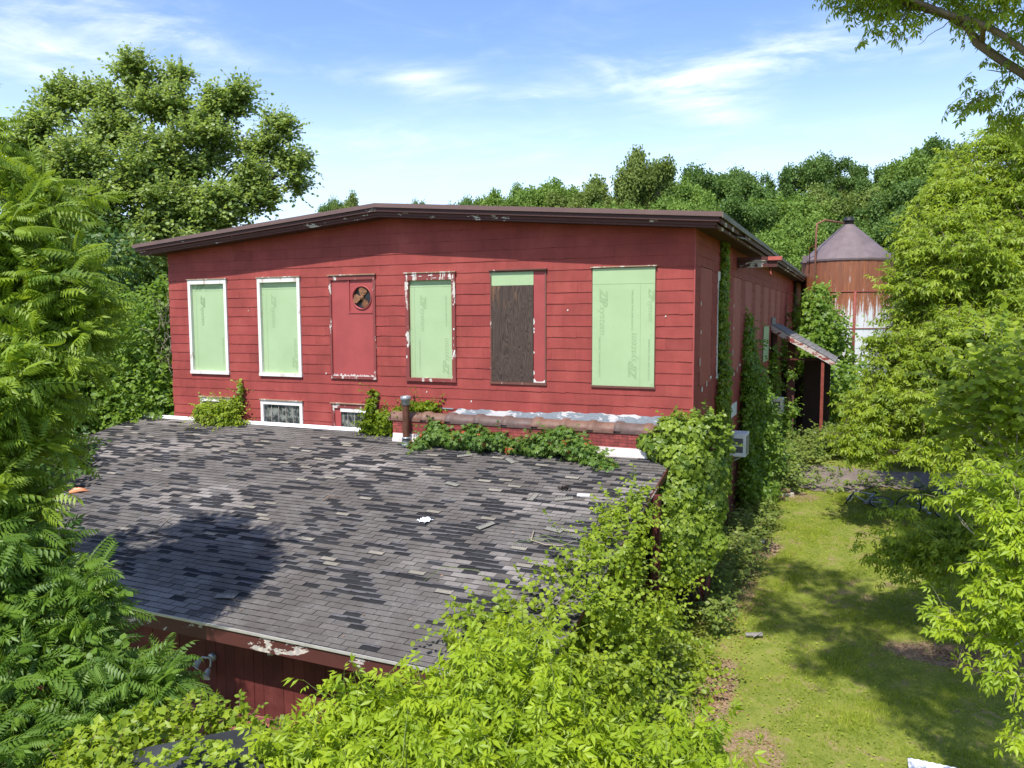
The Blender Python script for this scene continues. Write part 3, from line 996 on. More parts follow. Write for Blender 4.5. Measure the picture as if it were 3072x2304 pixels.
rg = random.Random(9)
TXT = '7/16 ROOF AND WALL SHEATHING'
for i, (a, b_) in enumerate(WX):
    z0, z1 = -2.8, 0.0
    if i in (0, 1):
        w = frame_mb(a, b_, z0, z1, .10, -.06, .13, .09).build('window', M_WHITE, B)
        w['label'] = 'tall window with white frame closed by a green board'
        cap_mb(a, b_, z1).build('drip_cap', M_TRIMTAN, w)
        bx0, bx1, bz0, bz1 = a + .10, b_ - .10, z0 + .09, z1 - .13
        by = .03
    elif i == 2:
        w = frame_mb(a, b_, z0, z1, .07, -.05, .12, .07).build('window', M_TRIMPEEL, B)
        w['label'] = 'tall window closed by a red panel with a fan opening'
        cap_mb(a, b_, z1).build('drip_cap', M_TRIMTAN, w)
        fx0, fx1, fz0, fz1 = a + .62, b_ - .07, -1.02, -.12
        cx, cz, cr = (fx0 + fx1) / 2 + .03, -.60, .30
        mb = MB()
        mb.box((a + .07, -.012, z0 + .07), (fx0, .04, z1 - .12)); mb.box((fx0, -.012, z0 + .07), (b_ - .07, .04, fz0))
        mb.build('red_panel', M_REDBOARD, w)
        mb = MB()                       # square plate with the round hole, ring and shroud
        N = 48; vs = []; fs = []
        for k in range(N):
            an = 2 * pi * k / N; c_, s_ = cos(an), sin(an)
            vs.append((cx + cr * c_, .0, cz + cr * s_))
            t = min(((fx1 - .03 - cx) / c_ if c_ > 1e-6 else 9), ((fx0 + .04 - cx) / c_ if c_ < -1e-6 else 9), ((fz1 - .0 - cz) / s_ if s_ > 1e-6 else 9), ((fz0 + .02 - cz) / s_ if s_ < -1e-6 else 9))
            vs.append((cx + t * c_, .0, cz + t * s_))
        for k in range(N):
            k2 = (k + 1) % N; fs.append((2 * k, 2 * k + 1, 2 * k2 + 1, 2 * k2))
        mb.add(vs, fs)
        mb.lathe((cx, 0, cz), [(cr - .012, .045), (cr - .004, -.03), (cr + .012, -.032), (cr + .022, .0)], 48, axis='y')
        mb.box((fx0, -.03, fz0), (fx0 + .04, .02, fz1)); mb.box((fx0 + .04, -.03, fz0), (fx1, .02, fz0 + .025)); mb.box((fx1 - .03, -.02, fz0), (fx1, .02, fz1))
        fp = mb.build('fan_housing', M_REDBOARD, w)
        MB().lathe((cx, .0, cz), [(0, .045), (cr, .045)], 40, axis='y').build('fan_hole_dark', M_BLACK, w)  # black disc painted in for the dark depth behind the blades
        mb = MB()
        for k in range(3):
            an = radians((80, 188, 300)[k]); rr = []
            u = np.array([cos(an), 0, sin(an)]); t_ = np.array([-sin(an), 0, cos(an)])
            c0 = np.array([cx, .0, cz])
            pr = [(.04, .035, .0), (.10, .075, .0), (.18, .125, .0), (.25, .105, .0), (.282, .04, .0)]
            vs = []
            for (r_, hw, _) in pr:
                vs.append(c0 + u * r_ + t_ * hw + np.array([0, -.022, 0])); vs.append(c0 + u * r_ - t_ * hw + np.array([0, .02, 0]))
            mb.add(vs, [(2 * q, 2 * q + 1, 2 * q + 3, 2 * q + 2) for q in range(4)])
        mb.lathe((cx, -.02, cz), [(0, -.03), (.04, -.03), (.055, -.01), (.055, .03)], 16, axis='y')
        mb.build('fan_blades', simple('dull brown rust', (.19, .085, .04), .8, .35, 14), w)
        mb = MB()
        xx = a + .07
        while xx < b_ - .09:                      # curled ragged paint at the foot
            ww = rg.uniform(.04, .1); h1, h2, h3 = [rg.uniform(.01, .07) for _ in range(3)]
            mb.add([(xx, -.016, z0 + .065), (xx + ww, -.016, z0 + .065), (xx + ww, -.022, z0 + .07 + h1), (xx + ww * .5, -.035, z0 + .07 + h2), (xx, -.02, z0 + .07 + h3)], [(0, 1, 2, 3, 4)]); xx += ww
        mb.build('curled_paint', M_WHITE, w)
        continue
    elif i == 3:
        w = frame_mb(a, b_, z0, z1, .105, -.06, .18, .09).build('window', M_TRIMPEEL, B)
        w['label'] = 'tall window with flaking red and white frame around a green board'
        cap_mb(a, b_, z1).build('drip_cap', M_TRIMTAN, w)
        bx0, bx1, bz0, bz1 = a + .105, b_ - .105, z0 + .09, z1 - .18
        by = .02
    elif i == 4:
        w = frame_mb(a, b_, z0, z1, .035, -.035, .035, .06).build('window', M_TRIMDARK, B)
        w['label'] = 'tall window covered by dark stained plywood under a green strip'
        cap_mb(a, b_, z1).build('drip_cap', M_TRIMDARK, w)
        xr = a + 1.16
        o1 = MB().box((a + .035, -.016, -.36), (xr, .04, -.037)).build('green_strip', M_GREEN, w)
        m2 = MB().box((a + .035, -.022, z0 + .065), (xr - .01, .04, -.362)).build('plywood', M_PLY, w)
        MB().box((xr + .003, -.010, z0 + .063), (b_ - .037, .04, -.038)).build('red_strip', M_REDBOARD, w)
        mbn = MB(); nails(mbn, a + .1, xr - .05, -.33, -.07, -.016, rg, 8); mbn.build('nail_heads', M_GREY, w)
        mb = MB()
        for (zc, hh) in ((-1.25, .09), (-1.42, .03), (-1.5, .04), (-2.0, .03), (-2.5, .06)):
            mb.add([(xr, -.013, zc - hh), (xr + .03, -.013, zc - hh * .3), (xr + .022, -.013, zc + hh * .5), (xr, -.013, zc + hh)], [(0, 1, 2, 3)])
        mb.add([(xr, -.013, z0 + .065), (xr + .3, -.013, z0 + .065), (xr + .3, -.013, z0 + .14), (xr + .24, -.013, z0 + .09), (xr + .08, -.013, z0 + .085), (xr + .02, -.013, z0 + .16), (xr, -.013, z0 + .15)], [(0, 1, 2, 3, 4, 5, 6)])
        mb.build('paint_flakes', M_WHITE, w)
        continue
    else:
        w = frame_mb(a, b_, z0, z1, .035, -.035, .03, .05).build('window', M_TRIMDARK, B)
        w['label'] = 'widest boarded window with one large green board in a thin frame'
        cap_mb(a, b_, z1).build('drip_cap', M_TRIMTAN, w)
        bx0, bx1, bz0, bz1 = a + .02, b_ - .02, z0 + .04, z1 - .02
        by = -.04
    bd = MB().box((bx0, by, bz0), (bx1, .045, bz1)).build('green_board', M_GREEN, w)
    yl = by - .002
    ml = MB(); seg = []
    if i == 5:
        seg = [(bx0, bz1 - .36, bx1, bz1 - .36), (bx1 - .33, bz0, bx1 - .33, bz1 - .36)]
        it = zipmark(bx0 + .18, bz1 - .48, -90, .17) + zipmark(bx1 - .42, bz0 + .18, 90, .17) + zipmark(bx1 - .14, bz1 - .48, -90, .12)[0:]
        it += [(TXT, bx1 - .50, bz1 - 1.45, .06, 90, 0, 0), (TXT, bx0 + .20, bz0 + .2, .06, 90, 0, 0), (TXT, bx1 - .10, bz0 + .15, .06, 90, 0, 0)]
        it = [t for t in it]
    elif i == 3:
        seg = [(bx0, bz1 - .17, bx1, bz1 - .17), (bx0 + .14, bz0, bx0 + .14, bz1 - .17)]
        it = zipmark(bx0 + .32, bz1 - .38, -90, .15) + zipmark(bx1 - .14, bz0 + .1, 90, .15)
        it += [(TXT, bx0 + .32, bz1 - .12, .055, 0, 0, 0), (TXT, bx1 - .18, bz1 - 1.2, .05, 90, 0, 0), (TXT, bx0 + .3, bz0 + .2, .05, 90, 0, 0)]
    elif i == 1:
        seg = [(bx0, bz1 - .19, bx1, bz1 - .19), (bx0 + .16, bz0, bx0 + .16, bz1 - .19), (bx0 + .72, bz1 - .19, bx0 + .72, bz1)]
        it = zipmark(bx0 + .34, bz1 - .35, -90, .15) + zipmark(bx1 - .12, bz0 + .12, 90, .14) + [('Simple Fastening', bx0 + .1, bz1 - .15, .07, 0, .2, 0)]
    else:
        seg = [(bx0, bz1 - .20, bx1, bz1 - .20), (bx0 + .14, bz0, bx0 + .14, bz1 - .20)]
        it = zipmark(bx0 + .12, bz1 - .165, 0, .15) + zipmark(bx0 + .33, bz1 - .35, -90, .14) + [(TXT, bx1 - .14, bz0 + .2, .05, 90, 0, 0)]
    lines(ml, seg, yl + .001); nails(ml, bx0, bx1, bz0, bz1, yl + .001, rg, 30)
    ml.build('seam_lines', M_LETTERD, bd)
    for one in it: letters(bd, [one], M_LETTER if (i != 0 and one[3] > .1) else M_LETTERD, 'printed_lettering', yl)
    if i == 3:
        mb = MB()
        for k in range(12):                       # broken flakes along the frame
            x = rg.choice([a + rg.uniform(0.02, .08), b_ - rg.uniform(.03, .09)]); z = rg.uniform(z0 + .1, z1 - .1)
            h = rg.uniform(.03, .12); wd = rg.uniform(.01, .035)
            mb.add([(x, -.064, z), (x + wd, -.066, z + h * .2), (x + wd * .8, -.066, z + h), (x - wd * .3, -.064, z + h * .7)], [(0, 1, 2, 3)])
        for k in range(6):
            x = rg.uniform(a + .1, b_ - .2); z = z1 - rg.uniform(.06, .15); l_ = rg.uniform(.05, .2); h = rg.uniform(.015, .05)
            mb.add([(x, -.067, z), (x + l_, -.067, z + h * .3), (x + l_ * .8, -.067, z + h), (x + .02, -.067, z + h * .8)], [(0, 1, 2, 3)])
        mb.build('paint_flakes', M_WHITE, w)

# low windows just above the annex roof
for i, (a, b_) in enumerate(BWX):
    fm = frame_mb(a, b_, -5.0, -3.5, .10, -.05, .12, .09)
    w = fm.build('low_window', M_WHITE if i < 2 else M_TRIMPEEL, B)
    cap_mb(a, b_, -3.5).build('drip_cap', M_TRIMTAN, w)
    gx0 = a + .10 if i < 2 else a + .30
    gb = MB().box((gx0, .01, -4.9), (b_ - .10, .045, -3.62)).build('glass', M_GLASS, w)
    mb = MB()
    for k in range(1, 5):
        x = gx0 + (b_ - .10 - gx0) * k / 5; mb.box((x - .012, -.006, -4.9), (x + .012, .009, -3.62))
    mb.box((gx0, -.003, -4.2), (b_ - .1, .008, -4.17))
    mb.build('glazing_bars', M_GREY, w)
    if i == 2:
        MB().box((a + .1, -.012, -4.9), (a + .295, .04, -3.62)).build('red_strip', M_REDBOARD, w)
        MB().box((gx0, -.045, -3.72), (b_ - .1, -.008, -3.62)).build('head_board', M_WHITE, w)

# side panels
for i, (a, b_) in enumerate(PAN):
    if i == 1:
        mb = MB(); mb.box((-.01, a, -2.76), (.03, a + .08, .02)); mb.box((-.01, b_ - .08, -2.76), (.03, b_, .02)); mb.box((-.01, a + .08, -.22), (.034, b_ - .08, .02)); mb.box((-.01, a + .08, -2.76), (.034, b_ - .08, -2.66))
        w = mb.build('side_window', M_WHITE, B)
        MB().box((-.045, a + .08, -2.66), (-.012, b_ - .08, -.22)).build('glass', M_GLASS, w)
        mb = MB()
        for k in range(1, 4): mb.box((-.011, a + .08, -2.66 + k * .61), (.01, b_ - .08, -2.63 + k * .61))
        mb.build('glazing_bars', M_GREY, w)
        continue
    mb = MB(); n = 6
    vs = []
    for k in range(n + 1):
        for q in range(9):
            yy = a + (b_ - a) * k / n; z = -2.76 + 2.77 * q / 8
            bow = .006 + (.03 * (1 - q / 2) if (q < 2 and i in (0, 2)) else 0) * (.5 + .5 * sin(k * 1.9)) + .004 * sin(k * 1.3 + q)
            vs.append((bow, yy, z))
    mb.add(vs, [(k * 9 + q, (k + 1) * 9 + q, (k + 1) * 9 + q + 1, k * 9 + q + 1) for k in range(n) for q in range(8)])
    mb.box((-.02, a - .03, .02), (.03, b_ + .03, .045))
    p = mb.build('side_panel', M_REDBOARD, B)
    if i == 5:
        g_ = MB().box((.028, 14.05, -2.95), (.05, 15.95, -1.55)).build('green_strip', M_GREEN, p)
    if i in (0, 2):
        mb = MB()
        for (y_, z_, h, w_) in ((a - .02, -.9, .12, .05), (a + .02, -1.55, .1, .06), (a - .05, -2.3, .22, .04), (a + .25, -2.93, .14, .12), (a + .9, -2.85, .16, .06), (b_ - .2, -2.7, .08, .2)):
            mb.add([(.03, y_, z_), (.034, y_ + w_, z_ + h * .15), (.034, y_ + w_ * .9, z_ + h), (.03, y_ - w_ * .1, z_ + h * .8)], [(0, 1, 2, 3)])
        mb.build('paint_flakes', M_WHITE, p)
mb = MB(); mb.box((.018, 5.9, -4.15), (.03, 7.0, -3.75)); mb.build('white_patch', M_FLASH, B)
mb = MB(); mb.box((-.03, 1.35, -4.6), (.0, 2.25, -3.55)); w = mb.build('side_window', M_BLACK, B)
mb = MB()
for k in range(4): mb.box((.002, 1.4, -4.5 + k * .24), (.02, 2.2, -4.46 + k * .24))
mb.build('glazing_bars', M_GREY, w)
mb = MB()                                         # splits and lifted bits of siding on the front
for (x, z) in ((-12.8, -.95), (-3.0, -1.0), (-6.9, -3.1), (-.65, -1.15), (-10.1, -2.7), (-5.6, -3.3)):
    h = rg.uniform(.03, .06)
    mb.add([(x, -.024, z), (x + .03, -.027, z + .01), (x + .035, -.027, z + h), (x + .005, -.024, z + h * .9)], [(0, 1, 2, 3)])
mb.build('chipped_spots', M_WHITE, B)
mb = MB()                                         # tar flashing band at the foot of the front wall
N = 60; vs = []
for k in range(N + 1):
    x = -6.15 + (6.15 - .35) * k / N
    top = -3.475 + .014 * sin(k * .8) + .010 * sin(k * 2.3) + (0.05 if k > 28 else 0) - .10 * (k < 2)
    vs += [(x, -.03, -3.75), (x, -.027, top)]
mb.add(vs, [(2 * k, 2 * k + 2, 2 * k + 3, 2 * k + 1) for k in range(N)])
mb.box((-6.9, -.035, -3.5), (-6.1, -.02, -3.47))
mb.build('tar_flashing', M_TAR, B)

# ================================================================== brick parapet with clay coping
PW = thing('parapet_wall', (-4.1, -.3, -4.3), 'low red brick parapet capped with brown clay coping tiles against the red wall', 'wall')
MB().box((-7.62, -.52, -5.2), (-.35, -.05, -3.72)).build('brickwork', M_BRICK, PW)
mb = MB(); mb.box((-7.6, -.56, -4.35), (-.4, -.523, -4.12)); mb.box((-7.6, -.60, -4.36), (-.4, -.563, -4.24))
mb.build('flashing', M_FLASHP, PW)
xs_ = [-7.75, -6.72, -6.02, -5.22, -4.46, -3.66, -2.95, -2.27, -1.62, -.95, -.15]
for k in range(10):
    a, b_ = xs_[k], xs_[k + 1]
    mb = MB(); n = 12
    def ring(x, r, dz=0):
        return [(x, -.29 - r * 1.15 * cos(pi * q / n), -3.745 + dz + r * .78 * sin(pi * q / n)) for q in range(n + 1)]
    sec = [(a - .06, .23), (a - .04, .25), (a + .09, .25), (a + .12, .205), (b_ - .02, .20)] if k else [(a, .205), (b_ - .02, .20)]
    tz = rg.uniform(-.006, .01)
    vs = []
    for (x, r) in sec: vs += ring(x, r, tz)
    m_ = n + 1
    mb.add(vs, [(i * m_ + q, (i + 1) * m_ + q, (i + 1) * m_ + q + 1, i * m_ + q + 1) for i in range(len(sec) - 1) for q in range(n)], smooth=True)
    mb.add(ring(sec[0][0], sec[0][1], tz), [tuple(range(m_))]); mb.add(ring(sec[-1][0], sec[-1][1], tz), [tuple(reversed(range(m_)))])
    lip = ring(a, sec[0][1] + .003, tz)
    mb.box((sec[0][0], -.29 - .205 * 1.15 - .02, -3.80 + tz), (b_ - .02, -.29 - .205 * 1.15 + .02, -3.74 + tz))
    mb.build('coping_tile', [M_TILE, M_TILE2][k in (2, 3, 4, 8)], PW)
# brick pier at the corner
PR = thing('brick_pier', (.2, -.1, -8), 'red painted brick pier at the building corner half hidden by ivy', 'pier')
mb = MB(); mb.box((.02, -.25, -9), (.42, .3, -4.4)); mb.build('shaft', M_BRICK, PR)
mb = MB(); mb.box((.0, -.27, -4.397), (.44, .32, -4.3)); mb.build('cap', M_CONC, PR)

# ================================================================== the annex (lean-to)
SL = .19; Z0 = -4.22; YE = -8.75
def rz(y): return Z0 + SL * y
A = thing('annex', (-8.8, -4.4, -8.3), 'single storey annex with patchy dark shingle roof and red board walls', 'building')
XL, XR = -17.25, -.38
# rake edge of the right side is not quite straight
def xr_(y): return -.42 + .10 * min(1, -y / 2.4)
cl = math.sqrt(1 + SL * SL)
mb = MB()
mb.hexa([(XL, YE, rz(YE) - .09), (XR + .05, YE, rz(YE) - .09), (XR + .05, 0, rz(0) - .09), (XL, 0, rz(0) - .09),
         (XL, YE, rz(YE) - .012), (XR + .05, YE, rz(YE) - .012), (XR + .05, 0, rz(0) - .012), (XL, 0, rz(0) - .012)])
mb.build('roof_deck', simple('dark shingle underlay', (.03, .03, .033), .9, .3, 20), A)
# individual shingle tabs
mb = MB()
rg2 = random.Random(21)
ROW = .142; TW = .305
nr = int(8.75 * cl / ROW) + 1
ncol = int((XR - XL) / TW) + 2
prev = [0] * (ncol + 4)
def smooth_noise(x, y, s=1.0):
    return .5 + .25 * (sin(x * .55 * s + 1.3 * sin(y * .4 * s)) + sin(y * .8 * s + 1.7 * sin(x * .3 * s + 2)))
for r in range(nr):
    y1 = -(r * ROW) / cl; y0 = -((r + 1) * ROW) / cl
    y0 = max(y0, YE)
    if y1 <= YE: break
    cur = [0] * (ncol + 4)
    down = r / nr
    run = 0
    for c in range(ncol + 2):
        fld = smooth_noise(c * .9, r * .45)
        p = .29 + .22 * fld
        if down > .72: p *= max(.08, 1 - (down - .72) * 4.2)
        if r < 4: p *= .35
        if c * TW < 3 and down > .4: p *= .6
        if run > 0 and rg2.random() < .38 * min(1, p * 3.4): s = 1
        elif prev[c] and rg2.random() < .30 * min(1, p * 3.4): s = 1
        else: s = 1 if rg2.random() < p * .62 else 0
        run = run + 1 if s else 0
        if run > 3: s = 0; run = 0
        cur[c] = s
    off = (r % 2) * TW / 2 + (0.02 * sin(r * .9))
    for c in range(ncol + 2):
        xa = XL + c * TW - off + rg2.uniform(-.004, .004); xb = xa + TW - .007
        xa = max(xa, XL); xb = min(xb, xr_((y0 + y1) / 2) + .05)
        if xb - xa < .03: continue
        sag = .012 * sin(xa * .9 + 1) * sin(y0 * .8) + .006 * sin(xa * 2.3 + y0 * 3)
        base = .108 + rg2.gauss(0, .008)
        pale = max(0, smooth_noise(xa * 1.6 + 5, y0 * 2.4) - .50) * .24
        if xa < -11 and y0 > -4: pale += .02
        g_ = base + pale * (rg2.random() < .75)
        col = (g_ * 1.08, g_ * .98, g_ * .88, 1.0)
        drop = 0.0
        state = cur[c]
        if state:
            g_ = .022 + rg2.uniform(-.004, .008); col = (g_, g_, g_ * 1.02, .0); drop = -.009
            if rg2.random() < .06 and 4 < r < nr - 6: state = 2
        za, zb = rz(y0) + sag, rz(y1) + sag
        lift = .012 if not state else .002
        if state and rg2.random() < .6:              # torn shingle: ragged upper edge still in place
            fr_ = rg2.uniform(.1, .35)
        ymid = y0
        mb.add([(xa, y0, za + lift), (xb, y0, za + lift), (xb, y1, zb + .003 + drop * .0), (xa, y1, zb + .003)], [(0, 1, 2, 3)], col)
        if not state:
            mb.add([(xa, y0, za - .003), (xb, y0, za - .003), (xb, y0, za + lift), (xa, y0, za + lift)], [(0, 1, 2, 3)], (.02, .02, .02, 0))
            mb.add([(xb, y0, za - .003), (xb, y1, zb - .003), (xb, y1, zb + .003), (xb, y0, za + lift)], [(0, 1, 2, 3)], (.02, .02, .02, 0))
        else:
            # remains of the lost tab along the top, jagged
            k = 3; g3 = base
            hm = rg2.choice([.15, .3, .3, .38, .45]); hs_ = [(hm + rg2.uniform(-.07, .07)) * (y1 - y0) for _ in range(k + 1)]
            for q in range(k):
                u0 = xa + (xb - xa) * q / k; u1 = xa + (xb - xa) * (q + 1) / k
                mb.add([(u0, y1 - hs_[q], zb - SL * hs_[q] + .014), (u1, y1 - hs_[q + 1], zb - SL * hs_[q + 1] + .014), (u1, y1 + .004, zb + .008), (u0, y1 + .004, zb + .008)], [(0, 1, 2, 3)], (g3, g3 * .96, g3, 1))
        if state == 2:                               # bare beige back with a dashed glue line
            mb.add([(xa, y0 + .02, za + .022), (xb, y0 + .02, za + .02), (xb, y1, zb + .016), (xa, y1, zb + .018)], [(0, 1, 2, 3)], (.24, .22, .18, 0))
            for q in range(7):
                u0 = xa + .02 + (xb - xa - .04) * q / 7
                mb.add([(u0, y1 - .022, zb + .0215 - SL * .022), (u0 + .026, y1 - .022, zb + .0215 - SL * .022), (u0 + .026, y1 - .008, zb + .0215), (u0, y1 - .008, zb + .0215)], [(0, 1, 2, 3)], (.02, .02, .02, 0))
    prev = cur
mb.build('shingles', M_SHINGLE, A)
# flashing along the top, left half
mb = MB(); mb.hexa([(XL, -.14, rz(-.14) + .018), (-7.62, -.14, rz(-.14) + .018), (-7.62, -.03, rz(0) + .07), (XL, -.03, rz(0) + .07), (XL, -.145, rz(-.14) + .03), (-7.62, -.145, rz(-.14) + .03), (-7.62, -.035, rz(0) + .085), (XL, -.035, rz(0) + .085)])
mb.build('ridge_flashing', M_FLASH, A)
# eave: drip edge, fascia; rake boards
mb = MB(); mb.box((XL - .02, YE - .03, rz(YE) - .03), (XR + .07, YE - .005, rz(YE) + .008)); mb.build('drip_edge', simple('pale metal edge', (.5, .48, .45), .4, .15, metal=.3), A)
mb = MB(); mb.box((XL, YE - .004, rz(YE) - .27), (XR + .05, YE + .03, rz(YE) - .031))
mb.build('fascia', peeling('peeling eave fascia', (.085, .022, .019), (.62, .55, .48), .585, 1.5, (1, 1, 2), under2=(.4, .38, .36)), A)
for X in (XL - .025, XR + .052):
    mb = MB()
    mb.hexa([(X, YE, rz(YE) - .14), (X + .03, YE, rz(YE) - .14), (X + .03, -.05, rz(0) - .14), (X, -.05, rz(0) - .14), (X, YE, rz(YE) - .0), (X + .03, YE, rz(YE) - .0), (X + .03, -.05, rz(0) - .0), (X, -.05, rz(0) - .0)])
    mb.build('rake_board', M_REDDARK, A)
# front wall of vertical boards
mb = MB(); x = XL + .35
while x < XR - .25:
    w_ = rg.uniform(.19, .215); t = rg.gauss(1, .08)
    mb.box((x, -8.22 - rg.uniform(0, .006), -9.2), (min(x + w_ - .006, XR - .2), -8.16, rz(-8.2) - .1), (t, t, t, 1)); x += w_
mb.build('board_wall', siding_mat('red vertical boards', (.10, .02, .018), .74), A)
mb = MB(); mb.box((XL + .35, -8.158, -9.3), (XR - .25, -.2, -6.15)); mb.box((XL + .35, -8.158, -6.15), (XR - .25, -6.5, rz(-8) - .12)); mb.box((XL + .35, -6.5, -6.15), (XR - .25, -3.5, rz(-6.5) - .12)); mb.box((XL + .35, -3.5, -6.15), (XR - .25, -.2, rz(-3.5) - .12))
mb.build('wall_core', M_REDDARK, A)
mb = MB(); mb.box((XR + .09, -2.52, -8.6), (XR + .24, -2.36, rz(-2.4) - .02)); mb.build('corner_post', M_REDDARK, A)
# small red hatch roof at the foot of the wall
H = thing('hatch_cover', (-5.6, -8.6, -7.8), 'small sloping red shingled hatch cover against the annex board wall', 'hatch cover')
mb = MB(); mb.hexa([(-6.9, -9.05, -7.98), (-4.75, -9.05, -7.98), (-4.75, -8.23, -7.62), (-6.9, -8.23, -7.62), (-6.9, -9.05, -7.9), (-4.75, -9.05, -7.9), (-4.75, -8.23, -7.54), (-6.9, -8.23, -7.54)])
mb.build('cover', brick_mat('red hatch shingles', (.26, .07, .065), (.3, .09, .08), (.12, .03, .03), .6), H)
MB().box((-6.85, -9.0, -9.0), (-4.8, -8.24, -7.99)).build('box', M_REDDARK, H)

# flood light under the eave
FL = thing('flood_light', (-6.25, -8.3, -6.8), 'grey twin flood light on the annex board wall under the eave', 'light')
mb = MB(); mb.lathe((-6.25, -8.225, -6.72), [(0, -.05), (.07, -.05), (.075, 0)], 18, axis='y'); mb.build('base', M_CAPGREY, FL)
for (dx, dz, tl) in ((-.16, -.03, -.4), (.02, -.17, .3)):
    c = np.array([-6.25 + dx, -8.36, -6.72 + dz])
    mb = MB(); mb.tube([(-6.25, -8.27, -6.72), c + (0, .04, .03)], .018, 6)
    d = np.array([tl * .5, -.7, -.6]); d /= np.linalg.norm(d)
    mb.tube([c - d * .02, c + d * .03, c + d * .10, c + d * .13], [.03, .045, .06, .085], 14, cap=False); mb.tube([c + d * .12, c + d * .125], .08, 14)
    mb.build('lamp_head', simple('white lamp shell', (.55, .58, .6), .3, .1), FL)
SEN = thing('junction_lamp', (-4.95, -8.3, -6.35), 'tiny white sensor lamp under the eave beside the flood light', 'sensor')
MB().tube([(-4.95, -8.24, -6.3), (-4.95, -8.3, -6.34), (-4.95, -8.33, -6.42)], [.035, .04, .045], 10).build('shell', M_WHITE, SEN)

# vent pipe
VP = thing('vent_pipe', (-7.12, -.68, -4.35), 'rusty brown vent pipe with grey cap rising from the annex roof', 'pipe')
MB().lathe((-7.12, -.68, -4.5), [(.088, .0), (.088, 1.22)], 20).build('pipe', M_RUSTPIPE, VP)
mb = MB(); mb.lathe((-7.12, -.68, -3.36), [(.09, 0), (.112, .02), (.112, .12), (.135, .13), (.135, .22), (.10, .235), (.10, .20), (0, .20)], 20); mb.build('cap', M_CAPGREY, VP)
mb = MB(); mb.lathe((-7.12, -.68, -4.5), [(.2, .05), (.13, .12), (.105, .28), (.12, .28), (.12, .31), (.092, .32)], 20); mb.build('collar', M_CAPGREY, VP)

# bits lying on the annex roof
def onroof(x, y, h=.02): return np.array([x, y, rz(y) + h])
def slab(name, x, y, l_, w_, rot, mat, label, cat, group=None, th=.006, h=.022, lab2=None, dash=True):
    o = thing(name, tuple(onroof(x, y, h)), label, cat, group)
    a = radians(rot); u = np.array([cos(a), sin(a), sin(a) * SL]); v_ = np.array([-sin(a), cos(a), cos(a) * SL])
    mb = MB(); mb.obox(onroof(x, y, h + .01), u * l_, v_ * w_, np.array([0, 0, th]))
    pp = mb.build('tab', mat, o)
    if dash:
        mb = MB()
        for q in range(6): mb.obox(onroof(x, y, h + .0155) + u * l_ * (q - 2.5) / 6.5 + v_ * w_ * .3, u * l_ * .09, v_ * w_ * .1, np.array([0, 0, .003]))
        mb.build('glue_strip', M_BLACK, o)
    return o
M_BEIGE = simple('grey beige shingle back', (.19, .18, .155), .85, .15, 20)
SPOTS = [(-2.98, -4.6, 60, 'loose shingle tab lying crooked left of the long twig'), (-1.95, -3.1, 25, 'loose shingle tab behind the white scrap near the right edge of the annex roof'),
         (-1.65, -4.45, -12, 'loose shingle tab nearest the vines on the annex roof edge'), (-2.6, -3.15, 88, 'upright turned shingle tab near the middle right of the annex roof'),
         (-3.9, -1.35, -40, 'loose shingle tab just below the creeper on the parapet'), (-5.15, -1.25, 30, 'pair of loose shingle tabs left below the creeper'), (-4.6, -2.9, -15, 'shingle tab curled near the small white pebble on the annex roof'), (-6.1, -8.05, 12, 'loose beige shingle near the annex eave')]
for (x, y, r_, lb) in SPOTS:
    slab('loose_shingle', x, y, .36, .14, r_, M_BEIGE, lb, 'shingle', 'loose shingle tabs lying on the annex roof')
o = thing('white_rag', tuple(onroof(-4.24, -4.7)), 'crumpled white plastic scrap in the middle of the annex roof', 'rag')
mb = MB(); n = 9; vs = []
for i in range(n):
    for j in range(n):
        vs.append(onroof(-4.24 + (i - 4) * .042 + rg.uniform(-.012, .012), -4.7 + (j - 4) * .03 + rg.uniform(-.012, .012), .03 + rg.uniform(0, .05)))
keep = [(i * n + j, (i + 1) * n + j, (i + 1) * n + j + 1, i * n + j + 1) for i in range(n - 1) for j in range(n - 1) if (i - 3.5) ** 2 + (j - 3.5) ** 2 < rg.uniform(7, 17)]
mb.add(vs, keep); mb.build('sheet', simple('white plastic', (.62, .66, .7), .5, .1), o)
slab('white_scrap', -1.62, -2.85, .26, .07, 8, M_FLASH, 'white wooden scrap near the right edge of the annex roof', 'scrap', th=.03, dash=False)
o = thing('dark_clump', tuple(onroof(-2.12, -2.62)), 'dark leaf clump beside the white scrap on the annex roof', 'debris')
f_ = Foliage(); P = np.array([onroof(-2.12, -2.62, .04)] * 60) + RNG.normal(size=(60, 3)) * (.07, .04, .012)
f_.put(LEAF2, P, RNG.normal(size=(60, 3)), np.array([0, 0, 1.]) + RNG.normal(size=(60, 3)) * .5, .06, RNG.random(60) * .2); f_.build('leaves', simple('dark rotten leaf', (.03, .022, .018), .9), o)
def twig(name, pts, r, label, mat=M_TWIG):
    o = thing(name, tuple(pts[0]), label, 'twig')
    mb = MB(); mb.tube(pts, [r * (1 - .6 * i / (len(pts) - 1)) for i in range(len(pts))], 6)
    mb.tube([pts[1], pts[1] + np.array([-.08, .1, .06])], [r * .5, r * .2], 5)
    mb.build('stick', mat, o); return o
twig('long_twig', [onroof(-1.98, -4.62, .05), onroof(-1.9, -4.95, .03), onroof(-1.6, -5.05, .03), onroof(-1.3, -5.02, .03), onroof(-1.1, -4.8, .05)], .016, 'long curved grey twig lying on the annex roof beside the vines', M_BARKL)
twig('bent_twig', [onroof(-9.5, -6.45, .02), onroof(-9.42, -6.3, .12), onroof(-9.5, -6.1, .13), onroof(-9.72, -6.0, .05)], .018, 'bent pale twig standing on the left part of the annex roof', M_BARKL)
